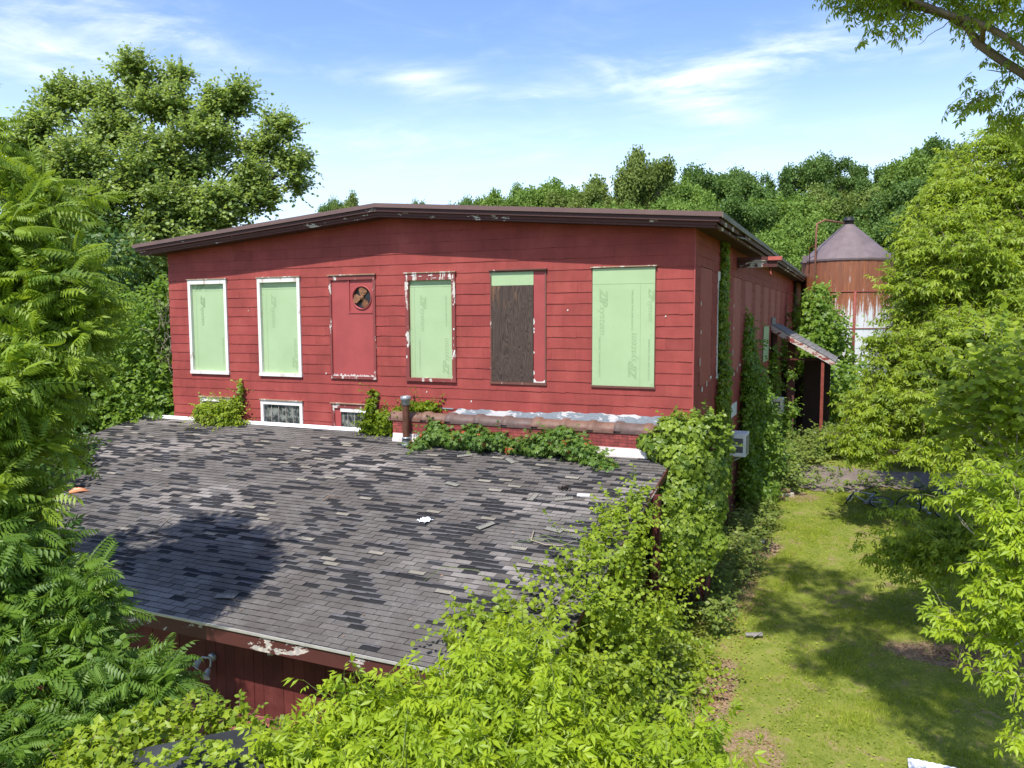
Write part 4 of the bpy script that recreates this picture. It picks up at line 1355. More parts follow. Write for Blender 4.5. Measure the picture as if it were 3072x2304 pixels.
twig('forked_twig', [onroof(-6.95, -4.35, .02), onroof(-6.92, -4.2, .07), onroof(-6.75, -4.12, .06), onroof(-6.6, -4.1, .03)], .012, 'small forked brown twig on the middle of the annex roof', M_TWIG)
o = thing('painted_bat', tuple(onroof(-13.4, -5.5)), 'slim red and white stick lying on the left edge of the annex roof', 'stick')
d0, d1 = onroof(-13.6, -6.0, .05), onroof(-13.35, -5.15, .05)
MB().tube([d0, d0 + (d1 - d0) * .4], [.015, .022], 8).build('handle', simple('red paint', (.5, .05, .05), .4), o)
MB().tube([d0 + (d1 - d0) * .4, d0 + (d1 - d0) * .7], [.025, .032], 8).build('shaft', simple('white paint gloss', (.7, .7, .75), .3), o)
mb = MB(); c0 = d0 + (d1 - d0) * .7
for k in range(5):
    e = c0 + np.array([.1 + .06 * k, .14 + .03 * k, .02 + .05 * (k % 2)]); mb.tube([c0, (c0 + e) / 2 + (0, .02, .03), e], [.035, .05, .01], 6)
mb.build('orange_end', simple('orange plastic', (.75, .3, .15), .4), o)
rr = np.random.default_rng(5)                       # litter: uncountable specks
f_ = Foliage(); n = 260
x_ = rr.uniform(XL + .3, XR - .2, n); y_ = rr.uniform(-8.5, -.7, n)
y_[:90] = rr.normal(-1.0, .2, 90); x_[:90] = rr.uniform(-6.8, -1, 90)
P = np.stack([x_, y_, rz(y_) + .025], 1)
f_.put(LEAF2, P, rr.normal(size=(n, 3)) * (1, 1, .1), np.array([0, 0, 1.]) + rr.normal(size=(n, 3)) * .3, rr.uniform(.02, .06, n), rr.random(n))
tag(f_.build('leaf_litter', L_DRY), 'tiny dry leaves scattered over the annex roof', 'litter', kind='stuff')

# ================================================================== side yard things
def ac_unit(y0, y1, z0, z1, xo, label):
    o = thing('air_conditioner', (0.02, (y0 + y1) / 2, z0), label, 'air conditioner', 'window air conditioners on the side wall')
    Mw = simple('aged white casing', (.78, .77, .73), .45, .12, 6)
    mb = MB(); mb.box((.03, y0 + .004, z0), (xo - .004, y1, z1)); mb.build('casing', Mw, o, bevel=.008)
    h = z1 - z0
    mb = MB()
    for (za, zb) in ((z0 + .18 * h, z0 + .46 * h), (z0 + .53 * h, z0 + .82 * h)):
        mb.box((xo * .28, y0 - .004, za), (xo * .88, y0 + .003, zb))
    mb.build('side_grille', simple('dark grille', (.09, .09, .095), .6, .2), o)
    mb = MB()
    for (za, zb) in ((z0 + .18 * h, z0 + .46 * h), (z0 + .53 * h, z0 + .82 * h)):
        for k in range(1, 9): xx = xo * .28 + xo * .6 * k / 9; mb.box((xx - .004, y0 - .009, za), (xx + .004, y0 - .005, zb))
    mb.build('louvres', M_GREY, o)
    mb = MB(); mb.box((xo - .003, y0 + .05, z0 + .05), (xo + .008, y1 - .05, z1 - .05)); mb.build('rear_coil', simple('grey coil fins', (.2, .2, .21), .4, .2), o)
    mb = MB(); mb.tube([(.03, y0 + .05, z0 - .28), (xo * .8, y0 + .05, z0 - .01)], .012, 6); mb.tube([(.03, y1 - .05, z0 - .28), (xo * .8, y1 - .05, z0 - .01)], .012, 6)
    mb.build('bracket', M_GALV, o)
    return o
ac_unit(4.55, 5.3, -5.05, -4.42, .62, 'near white window air conditioner on the side wall beside the corner ivy')
ac_unit(14.7, 15.5, -5.02, -4.42, .75, 'far white window air conditioner on the side wall beside the canopy')

# canopy
CN = thing('porch_canopy', (1.2, 19, -6.7), 'sloping shingled porch canopy on a rusty post beside the side wall', 'canopy')
ya, yb = 17.1, 21.0
def cz(x): return -1.50 - .60 * x
mb = MB(); mb.hexa([(0.02, ya, cz(0) - .05), (2.6, ya, cz(2.6) - .05), (2.6, yb, cz(2.6) - .05), (.02, yb, cz(0) - .05), (.02, ya, cz(0)), (2.6, ya, cz(2.6)), (2.6, yb, cz(2.6)), (.02, yb, cz(0))])
mb.build('deck', M_GREY, CN)
mb = MB(); r_ = 0; x = 0.03
while x < 2.55:
    y = ya - .04
    while y < yb:
        t = rg.uniform(.7, 1.25) * .17
        mb.hexa([(x, y, cz(x) + .002), (x + .19, y, cz(x + .19) + .012), (x + .19, min(y + .3, yb), cz(x + .19) + .012), (x, min(y + .3, yb), cz(x) + .002),
                 (x, y, cz(x) + .012), (x + .19, y, cz(x + .19) + .03), (x + .19, min(y + .3, yb), cz(x + .19) + .03), (x, min(y + .3, yb), cz(x) + .012)], (t, t * .95, t * .9, 1)); y += .305
    x += .17
mb.build('roof_shingles', M_SHINGLE, CN)
mb = MB(); mb.hexa([(0.02, ya - .05, cz(0) - .30), (2.42, ya - .05, cz(2.42) - .22), (2.42, ya - .005, cz(2.42) - .22), (.02, ya - .005, cz(0) - .30), (.02, ya - .05, cz(0) - .02), (2.62, ya - .05, cz(2.62) - .02), (2.62, ya - .005, cz(2.62) - .02), (.02, ya - .005, cz(0) - .02)])
mb.build('gable_board', peeling('flaking canopy board', (.24, .05, .045), (.48, .40, .38), .47, 2.5, (1, 1, 2)), CN)
mb = MB()
for k in range(5): mb.box((.022, ya + .05 + k * .3, cz(0) + .0), (.06, ya + .33 + k * .3, cz(0) + rg.uniform(.24, .32)))
mb.build('upper_shakes', M_GREY, CN)
mb = MB(); mb.box((2.04, ya + .02, -6.9), (2.16, ya + .14, cz(2.1) - .06)); mb.box((2.0, ya, cz(2.1) - .22), (2.22, ya + .2, cz(2.1) - .07)); mb.build('post', M_RUSTRED, CN)
mb = MB(); mb.box((.02, ya + .3, -3.02), (2.1, ya + .4, -2.94)); mb.build('tie_beam', M_REDDARK, CN)
mb = MB(); M_PORCH = simple('painted porch darkness', (.035, .018, .015), .9, .3, 3)  # near-black sheets added to paint in the dark porch interior
MB().box((.02, 17.2, -6.75), (.06, 17.9, -1.9)).build('dark_panel', M_PORCH, CN); MB().box((1.15, 21.1, -6.9), (2.3, 21.2, -3.1)).build('back_panel', M_PORCH, CN); MB().box((.02, 23, -6.9), (2.2, 23.1, -3.2)).build('dark_back_sheet', M_PORCH, CN)
M_MAR = simple('faded maroon wood', (.16, .06, .055), .8, .3, 4)
MB().box((.62, 18.4, -6.9), (.92, 18.55, -2.1)).build('door_jamb', M_MAR, CN); MB().box((.1, 17.35, -6.9), (.24, 17.5, -1.8)).build('door_jamb', M_MAR, CN)
ST = thing('concrete_step', (1.3, 16.6, -6.8), 'low tan concrete step before the porch canopy', 'step')
mb = MB(); mb.box((.55, 16.3, -7.0), (1.95, 17.0, -6.56)); mb.box((.5, 15.95, -7.0), (2.0, 16.3, -6.72)); mb.build('steps', M_CONC, ST)

# silo
sx, sy = 2.76, 30.44
SI = thing('silo', (sx, sy, -6.75), 'rust streaked round steel silo with a cone roof behind the porch canopy', 'silo')
R_ = 2.43; zb_ = -6.75
def sil(name, prof, mat, n=64, smooth=True):
    mb = MB(); mb.lathe((sx, sy, 0), prof, n, smooth); return mb.build(name, mat, SI)
nb = sil('body', [(R_, zb_), (R_, 1.86)], M_SILO)
sil('roof_cone', [(R_ + .06, 1.82), (R_ + .07, 1.92), (.30, 3.90), (.28, 3.93)], M_CONE, 28, False)
sil('top_cap', [(.27, 3.88), (.27, 4.1), (.31, 4.11), (.31, 4.2), (.24, 4.22), (.24, 4.34), (0, 4.36)], M_BLACK, 24)
for z in (-3.78, -1.84, .13, 1.83): sil('ring', [(R_ + .003, z - .02), (R_ + .035, z - .02), (R_ + .035, z + .025), (R_ + .003, z + .025)], M_RUSTRED, 64)
def cyl_pt(px_off, r=R_): # point on the side facing the camera, px_off across
    view = np.array([CAMPOS[0] - sx, CAMPOS[1] - sy]); view /= np.linalg.norm(view); rt = np.array([-view[1], view[0]])
    a = math.asin(np.clip(px_off / r, -1, 1)); return np.array([sx, sy]) + r * (view * cos(a) + rt * sin(a))
mb = MB()
p = cyl_pt(-1.62, R_ + .12); q = np.array([sx, sy])
mb.tube([(p[0], p[1], -3), (p[0], p[1], 3.5), (p[0] + .03, p[1] + .03, 3.85), (p[0] + .25 * (q[0] - p[0]), p[1] + .25 * (q[1] - p[1]), 4.08), (p[0] + .85 * (q[0] - p[0]), p[1] + .85 * (q[1] - p[1]), 4.0)], .055, 8)
mb.build('fill_pipe', simple('brown rust pipe', (.20, .085, .05), .7, .35, 9), SI)
mb = MB(); p2 = cyl_pt(-1.95, R_ + .06)
mb.tube([(p2[0], p2[1], 1.2), (p2[0], p2[1], 2.6), (p[0], p[1], 2.7)], .025, 5)
p3 = cyl_pt(.42, R_ + .02); mb.tube([(p3[0], p3[1], -5), (p3[0], p3[1], .13)], .08, 6)
mb.build('ladder_rail', M_RUSTRED, SI)
for off in (-2.2, 2.2):
    pp = cyl_pt(off, R_ + .08); MB().box((pp[0] - .12, pp[1] - .1, 1.8), (pp[0] + .12, pp[1] + .1, 2.2)).build('lifting_lug', M_CONE, SI)


# bicycles
def bicycle(loc, rz_, tilt, fcol, label, steer=0.0):
    o = thing('bicycle', loc, label, 'bicycle', 'bicycles left on the grass')
    Mf = simple('bicycle paint ' + label[:12], fcol, .3, .1, spec=.6)
    Mt = M_BLACK
    r = .34; h = r
    bb = (.44, 0, .28); st = (.30, 0, .80); hd = (.86, 0, .86); hb_ = (.90, 0, .66)
    mb = MB()
    for a, b__ in ((bb, st), (bb, hb_), (st, hd), ((0, 0, h), bb), ((0, .03, h), (.31, 0, .74)), (hd, hb_)): mb.tube([a, b__], .017, 8)
    mb.tube([st, (.27, 0, .93)], .013, 6)
    mb.build('frame', Mf, o, local=True)
    ax_ = np.array(hd) - np.array(hb_); ax_ /= np.linalg.norm(ax_)
    SM = np.array(Matrix.Rotation(steer, 3, Vector(ax_)))
    def turned(mb_):
        mb_.v = [tuple(SM @ (np.array(v_) - hb_) + hb_) for v_ in mb_.v]; return mb_
    mb = MB(); mb.tube([hb_, (.93, .05, .58), (1.05, .05, h)], .014, 6); mb.tube([hb_, (.93, -.05, .58), (1.05, -.05, h)], .014, 6); turned(mb).build('fork', Mf, o, local=True)
    for xc in (0, 1.05):
        mb = MB(); N = 36
        mb.tube([(xc + r * cos(2 * pi * k / N), 0, h + r * sin(2 * pi * k / N)) for k in range(N + 1)], .022, 8, cap=False)
        wl = (turned(mb) if xc else mb).build('wheel', Mt, o, local=True)
        mb = MB(); mb.tube([(xc + (r - .03) * cos(2 * pi * k / N), 0, h + (r - .03) * sin(2 * pi * k / N)) for k in range(N + 1)], .010, 6, cap=False)
        for k in range(18):
            a_ = 2 * pi * k / 18; mb.tube([(xc, .02 * (-1) ** k, h), (xc + (r - .03) * cos(a_), 0, h + (r - .03) * sin(a_))], .0016, 3, cap=False)
        mb.tube([(xc, -.05, h), (xc, .05, h)], .02, 8)
        (turned(mb) if xc else mb).build('rim', M_GALV, wl, local=True)
    mb = MB(); mb.hexa([(.12, -.07, .93), (.30, -.03, .93), (.30, .03, .93), (.12, .07, .93), (.10, -.08, .97), (.36, -.02, .965), (.36, .02, .965), (.10, .08, .97)]); mb.build('saddle', M_BLACK, o, local=True, bevel=.01)
    mb = MB(); mb.tube([hd, (.84, 0, .98)], .015, 6); mb.tube([(.78, -.30, 1.0), (.86, -.15, 1.0), (.86, .15, 1.0), (.78, .30, 1.0)], .014, 6); mb.tube([(.78, -.31, 1.0), (.80, -.2, 1.0)], .02, 8); mb.tube([(.78, .31, 1.0), (.80, .2, 1.0)], .02, 8)
    turned(mb).build('handlebar', M_BLACK, o, local=True)
    mb = MB(); mb.lathe(bb, [(0, -.035), (.09, -.035), (.09, -.028), (0, -.028)], 20, axis='y'); mb.tube([(bb[0], -.06, bb[2]), (bb[0] + .12, -.06, bb[2] - .1)], .01, 5); mb.tube([(bb[0], .06, bb[2]), (bb[0] - .12, .06, bb[2] + .1)], .01, 5)
    mb.box((bb[0] + .07, -.15, bb[2] - .115), (bb[0] + .17, -.06, bb[2] - .09)); mb.box((bb[0] - .17, .06, bb[2] + .09), (bb[0] - .07, .15, bb[2] + .115))
    mb.build('crank', M_GALV, o, local=True)
    o.rotation_euler = (tilt, 0, rz_)
    return o
bicycle((4.2, 9.35, gzz(4.2, 9.4) + .02), radians(172), radians(72), (.45, .52, .62), 'white and blue bicycle lying on its side on the lawn edge', radians(-62))
bicycle((4.95, 8.75, gzz(5, 8.9) + .0), radians(12), radians(8), (.02, .10, .05), 'dark green bicycle standing upright under the right tree')
bicycle((6.35, 8.75, gzz(6.3, 8.8) + .0), radians(38), radians(-10), (.05, .06, .10), 'black bicycle half hidden in leaves behind the green bicycle')

o = thing('log', (1.2, 9.7, -7.2), 'short tan log lying on a pale slab by the side wall weeds', 'log')
z = gzz(1.2, 9.7)
MB().tube([(.85, 9.35, z + .16), (1.45, 9.65, z + .17)], [.075, .07], 10).build('log_body', simple('tan log', (.3, .17, .1), .8, .3, 8), o)
o = thing('pale_slab', (1.0, 9.7, -7.2), 'pale stained concrete slab at the foot of the side wall weeds', 'slab')
MB().hexa([(.45, 9.3, z - .1), (1.6, 9.6, z - .1), (1.5, 10.5, z - .1), (.4, 10.3, z - .1), (.45, 9.3, z + .07), (1.6, 9.6, z + .08), (1.5, 10.5, z + .07), (.4, 10.3, z + .07)]).build('slab_body', simple('pale stained slab', (.42, .38, .3), .9, .35, 7), o)
o = thing('white_board', (4.9, -4.3, -8.1), 'white corrugated sheet lying on the grass at the bottom edge', 'sheet')
mb = MB(); n = 30; vs = []
for k in range(n + 1):
    x = 4.28 + 1.5 * k / n; zz_ = gzz(x, -4.4) + .1 + .012 * (k % 2)
    vs += [(x, -4.42 + .12 * k / n, zz_), (x, -5.4 + .12 * k / n, zz_)]
mb.add(vs, [(2 * k, 2 * k + 1, 2 * k + 3, 2 * k + 2) for k in range(n)]); mb.add([(v_[0], v_[1], v_[2] - .03) for v_ in vs], [(2 * k, 2 * k + 2, 2 * k + 3, 2 * k + 1) for k in range(n)])
mb.build('sheet', simple('white sheet', (.8, .8, .82), .4, .05), o)
o = thing('grey_pipe', (6.2, -.4, -7.9), 'grey metal pipe lying in the shade at the right of the lawn', 'pipe')
MB().tube([(5.85, -.75, gzz(5.85, -.75) + .08), (6.6, .15, gzz(6.6, .15) + .35)], .025, 8).build('tube', M_GALV, o)
def small(name, x, y, dim, mat, label, cat, rot=0):
    z = float(gzz(x, y)); o = thing(name, (x, y, z), label, cat)
    a = radians(rot); mb = MB(); mb.obox((x, y, z + dim[2] / 2 + .03), np.array([cos(a), sin(a), .1]) * dim[0], np.array([-sin(a), cos(a), 0]) * dim[1], (0, 0, dim[2]))
    mb.obox((x + dim[0] * .2, y - dim[1] * .4, z + dim[2] * 1.2 + .03), np.array([cos(a + .6), sin(a + .6), .3]) * dim[0] * .6, np.array([-sin(a), cos(a), 0]) * dim[1] * .6, (0, 0, dim[2] * .4))
    mb.build('piece', mat, o, bevel=.006)
small('litter_cup', 1.05, 5.0, (.16, .09, .07), M_WHITE, 'white crumpled litter on the bare soil by the side wall', 'litter', 20)
small('brick_fragment', .95, 4.55, (.2, .1, .07), simple('brick piece', (.42, .2, .12), .9), 'broken tan brick piece beside the white litter', 'brick', -30)
small('plank_scrap', 1.55, -.95, (.35, .12, .04), M_GREY, 'weathered grey wood scrap on the lawn edge by the ivy', 'wood scrap', 12)
small('pink_brick', .62, 1.7, (.2, .1, .06), simple('pink brick', (.4, .14, .1), .9), 'small pink brick in the weeds beside the corner pier', 'brick', 50)


# ================================================================== clinging plants
def plant(name, loc, label, cat, group=None): return thing(name, loc, label, cat, group)


rg3 = np.random.default_rng(31)
# ivy on the corner
IV = plant('ivy', (.2, -.5, -8), 'thick mass of pointed ivy over the corner between annex roof and side wall', 'ivy')
lob = [(-0.32, -.45, -3.72, 0.38), (0.18, -.3, -3.75, 0.38), (-0.92, -.4, -3.95, 0.25), (-0.62, -.55, -4.05, 0.32), (-0.02, -.65, -4.35, 0.52), (0.38, -.35, -4.5, 0.45), (-0.07, -.8, -5.0, 0.56), (0.38, -.5, -5.3, 0.50), (-0.07, -1.0, -5.7, 0.56),
       (0.33, -.7, -6.1, 0.50), (-0.12, -1.2, -6.4, 0.54), (-0.29, -1.5, -5.1, 0.25), (-0.29, -1.9, -5.6, 0.32)]
lob = lob + clumps(rg3, lob, 4, .32, .6, .92)
lob = lob + [(.36, -.5, -4.9, .38), (.42, -.6, -5.7, .38), (.36, -.8, -6.4, .34), (-.1, -1.3, -6.1, .4), (-.2, -.9, -5.2, .5), (.5, -.3, -4.4, .3)]
f_ = Foliage(); shell_leaves(f_, rg3, lob, 17000, IVY, .105, .85, 1.08, .8, face=(.1, -.4, .15), jit=.25)
shell_leaves(f_, rg3, lob, 2500, IVY, .10, .5, .85, .8)
tw = Foliage(); sprays(f_, tw, rg3, [(-.3, -.4, -3.55, .2), (.3, -.3, -3.5, .25), (-.75, -.4, -3.8, .15), (.7, -.3, -3.9, .2)], 90, .4, 7, IVY, .10, up=.6, droop=.3, wild=.7)
f_.build('leaves', L_IVY, IV); tw.build('stems', M_STEM, IV)
mb = MB()
for k in range(14):
    x0 = rg3.uniform(-.3, .6); p0 = np.array([x0, -.3 + rg3.uniform(-.3, .2), -8.3]); p1 = np.array([x0 + rg3.uniform(-.2, .3), -.35, -4.0])
    mb.tube(limb_path(rg3, p0, p1, 6, .04), .025, 5)
mb.build('woody_stems', M_BARKD, IV)
# climbing column on the side wall and spreading pyramid of vine
V1 = plant('wall_vine', (.1, 3.6, -7.5), 'narrow column of ivy climbing the side wall up to the eave', 'vine')
lob = []
for k in range(26):
    z = .75 - k * .26; w_ = .16 + .22 * (k / 25) ** 1.0 + (.14 if k > 14 else 0)
    lob.append((.10 + .06 * (k > 12), 3.55 + .12 * sin(k * .7), z, .12 + .12 * k / 25, w_ + .12, .2))
f_ = Foliage(); shell_leaves(f_, rg3, lob, 6800, IVY, .085, .7, 1.08, .9, face=(.5, -.3, .1), jit=.4); f_.build('leaves', L_IVY, V1)
mb = MB(); mb.tube([(.05, 3.5, -7.4), (.06, 3.6, -4), (.04, 3.5, -1), (.04, 3.55, .85)], [.05, .04, .03, .02], 6); mb.build('stem', M_BARKD, V1)
V2 = plant('wall_vine', (.3, 8.7, -7.4), 'tapering pyramid of leafy vine on the side wall between the air conditioners', 'vine')
lob = []
for k in range(22):
    t = k / 21.0; z = -1.25 - 5.6 * t
    lob.append((.12 + .35 * t, 8.7 + 1.1 * t ** 1.1, z, .13 + .42 * t, .30 + 3.0 * t ** .9, .30))
    if k > 6: lob.append((.25 + .55 * t, 8.6 + rg3.uniform(-2.2, 3.0) * t, z, .22 + .35 * t, .5 + .4 * t, .4))
f_ = Foliage(); tw = Foliage()
shell_leaves(f_, rg3, lob, 15000, ROUND, .11, .75, 1.1, .8, face=(.3, -.3, .2), jit=.45)
sprays(f_, tw, rg3, [l_ for l_ in lob], 700, .5, 6, ROUND, .10, up=.1, droop=.7, lo=.8)
f_.build('leaves', L_MID, V2); tw.build('stems', M_STEM, V2)
V3 = plant('wall_vine', (.3, 16.6, -6.8), 'leafy vine hanging below the green strip beside the porch canopy', 'vine')
lob = [(.2, 16.9, -2.6 - .3 * k, .15 + .03 * k, .3 + .05 * k, .25) for k in range(12)] + [(.9, 16.4, -3.55, .22), (.9, 16.2, -5.0, .35), (.75, 16.2, -5.6, .4), (.6, 15.9, -6.2, .5)]
f_ = Foliage(); tw = Foliage(); shell_leaves(f_, rg3, lob, 2600, ROUND, .12, .7, 1.1, .8, face=(.2, -.3, .2)); sprays(f_, tw, rg3, lob, 160, .6, 6, ROUND, .11, up=.3, droop=.5, lo=.7)
f_.build('leaves', L_MID, V3); tw.build('stems', M_STEM, V3)
# vine on the silo and canopy
V4 = plant('silo_vine', (1.7, 24.5, -6.7), 'round leafy vine heaped between the porch canopy and the silo', 'vine')
lob = [tuple(at(px, py, d)) + (r_,) for (px, py, d, r_) in ((2455, 900, 40, .7), (2440, 950, 39.5, 1.0), (2470, 990, 39.5, 1.1), (2430, 1010, 39, .8), (2480, 1040, 39.5, .8), (2530, 1060, 39.5, .55), (2510, 1010, 39.6, .6),
        (2400, 1060, 38, 1.0), (2490, 1160, 38, 1.3), (2560, 1130, 39, .8), (2530, 1250, 38, 1.4), (2600, 1230, 39, 1.5), (2460, 870, 40.5, .35))]
f_ = Foliage(); tw = Foliage(); shell_leaves(f_, rg3, lob, 7500, ROUND, .2, .7, 1.1, .5, face=(0, -.4, .3)); sprays(f_, tw, rg3, lob, 900, .7, 5, ROUND, .17, up=.3, droop=.4, lo=.7)
f_.build('leaves', L_MID, V4); tw.build('stems', M_STEM, V4)
# creeper on the parapet
CP = plant('creeper', (-4, -.75, -4.3), 'low red tinged creeper sprawling along the foot of the parapet', 'creeper')
lob = [(-6.6, -.85, -4.35, .3, .28, .16), (-6.2, -.75, -4.1, .45, .22, .2), (-6.3, -.65, -3.85, .25, .12, .14), (-5.6, -.8, -4.15, .4, .25, .2), (-5.0, -.8, -4.15, .4, .25, .2), (-4.6, -.75, -4.1, .35, .2, .2), (-4.1, -.8, -4.2, .35, .22, .18),
       (-3.6, -.85, -4.2, .4, .28, .2), (-3.1, -.85, -4.05, .45, .3, .28), (-2.75, -.85, -3.95, .4, .28, .28), (-2.4, -.95, -4.15, .4, .3, .22), (-1.95, -1.05, -4.35, .35, .28, .14), (-1.6, -1.2, -4.45, .25, .22, .08), (-5.2, -.6, -3.85, .3, .1, .1)]
f_ = Foliage(); tw = Foliage()
shell_leaves(f_, rg3, lob, 4200, PALM, .135, .6, 1.12, .35, face=(0, -.25, .6), jit=.35); sprays(f_, tw, rg3, lob, 200, .3, 5, PALM, .12, up=.4, droop=.4, lo=.6)
f_.build('leaves', L_CREEP, CP); tw.build('stems', M_TWIG, CP)
# vines over the two outer low windows
V5 = plant('window_vine', (-14.1, -.3, -4.4), 'bright vine heaped over the leftmost low window', 'vine')
lob = [(-14.35, -.2, -4.0, .5, .18, .35), (-13.6, -.2, -3.95, .5, .2, .4), (-13.9, -.22, -4.2, .9, .22, .4), (-13.3, -.15, -3.7, .25, .1, .3), (-13.1, -.1, -3.3, .1, .06, .35)]
f_ = Foliage(); tw = Foliage(); shell_leaves(f_, rg3, lob, 2000, ROUND, .11, .6, 1.1, .4, face=(0, -.5, .4)); sprays(f_, tw, rg3, lob, 170, .5, 7, LEAF, .09, up=.35, droop=.3, lo=.7)
f_.build('leaves', L_YEL, V5); tw.build('stems', M_TWIG, V5)
V6 = plant('window_vine', (-8.1, -.3, -4.3), 'bright vine between the middle low window and the vent pipe', 'vine')
lob = [(-8.55, -.15, -3.75, .18, .1, .45), (-8.6, -.15, -4.1, .3, .12, .3), (-8.1, -.2, -4.0, .5, .18, .4), (-7.6, -.2, -3.8, .35, .15, .3), (-7.0, -.1, -3.45, .6, .1, .14), (-8.5, -.08, -3.25, .1, .05, .25)]
f_ = Foliage(); tw = Foliage(); shell_leaves(f_, rg3, lob, 1700, ROUND, .11, .6, 1.1, .4, face=(0, -.5, .4)); sprays(f_, tw, rg3, lob, 140, .4, 6, LEAF, .09, up=.4, droop=.3, lo=.7)
f_.build('leaves', L_LIME, V6); tw.build('stems', M_TWIG, V6)
# bittersweet over the annex rake
V7 = plant('rake_vine', (-.3, -5, -8.3), 'round leaved vine smothering the right edge of the annex roof', 'vine')
lob = [(-.55, -2.75, -4.75, .28), (-.5, -3.0, -4.92, .36), (-.42, -3.5, -5.05, .36), (-.4, -4.2, -5.2, .42), (-.35, -5.1, -5.45, .46), (-.35, -6.1, -5.7, .5), (-.4, -7.0, -5.8, .55), (-.45, -7.8, -6.0, .6), (-.55, -3.6, -5.0, .36), (-.55, -4.3, -5.2, .5), (-.45, -5.0, -5.4, .55), (-.65, -5.8, -5.5, .55), (-.8, -6.6, -5.6, .6), (-1.1, -7.4, -5.75, .6), (-1.5, -8.1, -5.9, .5), (-.9, -8.3, -6.0, .7),
       (-.45, -3.6, -5.9, .3), (-.4, -4.2, -6.2, .4), (-.15, -5.0, -6.3, .65), (-.1, -6.0, -6.6, .7), (-.1, -7.0, -6.9, .75), (-.2, -4.2, -7.0, .6), (0, -5.4, -7.4, .7), (.15, -2.9, -7.4, .4), (0.1, -6.8, -7.7, .8), (0, -8.2, -7.2, .8), (-.3, -8.3, -6.4, .6)]
lob = lob + [tuple(at(a_, b_, d_)) + (r_,) for (a_, b_, d_, r_) in ((2015, 1640, 15.8, .28), (2005, 1730, 15.8, .34), (2015, 1840, 15.6, .34), (2030, 1940, 15.4, .38), (2085, 2020, 15.2, .36), (1960, 1990, 14.6, .45), (2060, 2110, 14.2, .42), (1985, 2110, 13.8, .45))]
lob = lob + clumps(rg3, lob, 3, .4, .8, 1.15)
shell_leaves(f_, rg3, lob, 13000, ROUND, .09, .7, 1.1, .6, face=(.15, -.3, .3), jit=.6)
sprays(f_, tw, rg3, lob, 700, .75, 11, [ROUND, LEAF], .085, up=.6, droop=.35, lo=.8, twr=.004, wild=.7)
f_.build('leaves', L_YEL, V7); tw.build('stems', M_STEM, V7)
for (pts) in ([(-1.4, -7.3, -5.4), (-1.8, -7.3, -4.95), (-2.3, -7.5, -4.9), (-2.6, -7.6, -5.15)], [(-.9, -5.2, -5.1), (-1.5, -5.3, -4.9), (-2.0, -5.5, -5.05)], [(-.7, -5.9, -5.2), (-1.2, -6.0, -4.75), (-1.5, -6.1, -4.8)]):
    MB().tube([np.array(q, float) for q in pts], [.006, .005, .004, .003][:len(pts)], 5).build('tendril', M_STEM, V7)
# vines left of the building
V8 = plant('vine_thicket', (-18, 3, -7.5), 'vine covered thicket hugging the left end of the red building', 'thicket')
lob = [tuple(at(px, py, d)) + (r_,) for (px, py, d, r_) in ((500, 870, 25.5, .5), (480, 950, 25.5, .8), (440, 1050, 25.5, 1.0), (490, 1130, 25, .7), (480, 1200, 25, .8), (400, 1180, 25, 1.0), (340, 1100, 26, 1.1), (300, 1220, 25, 1.1), (200, 1150, 26, 1.5), (380, 960, 27, 1.0),
        (470, 1260, 24.8, .8), (360, 1290, 24.6, .9), (230, 1320, 24.5, 1.1), (80, 1250, 25, 1.6), (100, 1400, 24, 1.4))]
f_ = Foliage(); tw = Foliage(); shell_leaves(f_, rg3, lob, 17000, ROUND, .15, .6, 1.08, .5, face=(0, -.3, .4)); sprays(f_, tw, rg3, lob, 1500, .6, 6, ROUND, .13, up=.4, droop=.3, lo=.8)
f_.build('leaves', L_MID, V8); tw.build('stems', M_STEM, V8)
mb = MB()
for k in range(60):
    s0 = at(rg3.uniform(480, 515), rg3.uniform(900, 1120), 24.6); mb.tube(limb_path(rg3, s0, s0 + rg3.normal(size=3) * (.25, .15, .6), 4, .25), .008, 3, cap=False)
mb.build('dry_stems', M_BARKL, V8)

# ================================================================== near shrubs and trees
def px_lobes(L_): return [tuple(at(px, py, d)) + (r_,) for (px, py, d, r_) in L_]


rb = np.random.default_rng(77)
# lime box elder saplings at the bottom centre
def sapling(name, label, L_, n, base, size=.215, mat=L_LIME, tm=None, per=8, length=.5, fill=True, group=None, bark=M_STEM, droop=.35):
    o = plant(name, tuple(base), label, 'shrub', group)
    lob = px_lobes(L_)
    f_ = Foliage(); tw = Foliage()
    sprays(f_, tw, rb, clumps(rb, lob, 5, .42, .3, 1.0), n, length, per, tm or [ELDER, ELDER, ELDER3], size, up=.7, droop=droop, lo=.1, hi=1.0, twr=.006, wild=.55, nrand=.6, sizevar=.5)
    f_.build('leaves', mat, o); tw.build('twigs', bark, o)
    mb = MB()
    for lb in lob:
        c = np.array(lb[:3]); b0 = np.array(base, float) + rb.normal(size=3) * (.25, .25, 0)
        mb.tube(limb_path(rb, b0, c, 6, .05, .03), [.03, .027, .023, .02, .015, .01, .006], 6, cap=False)
    mb.build('stem', M_BARKL, o)
    return o


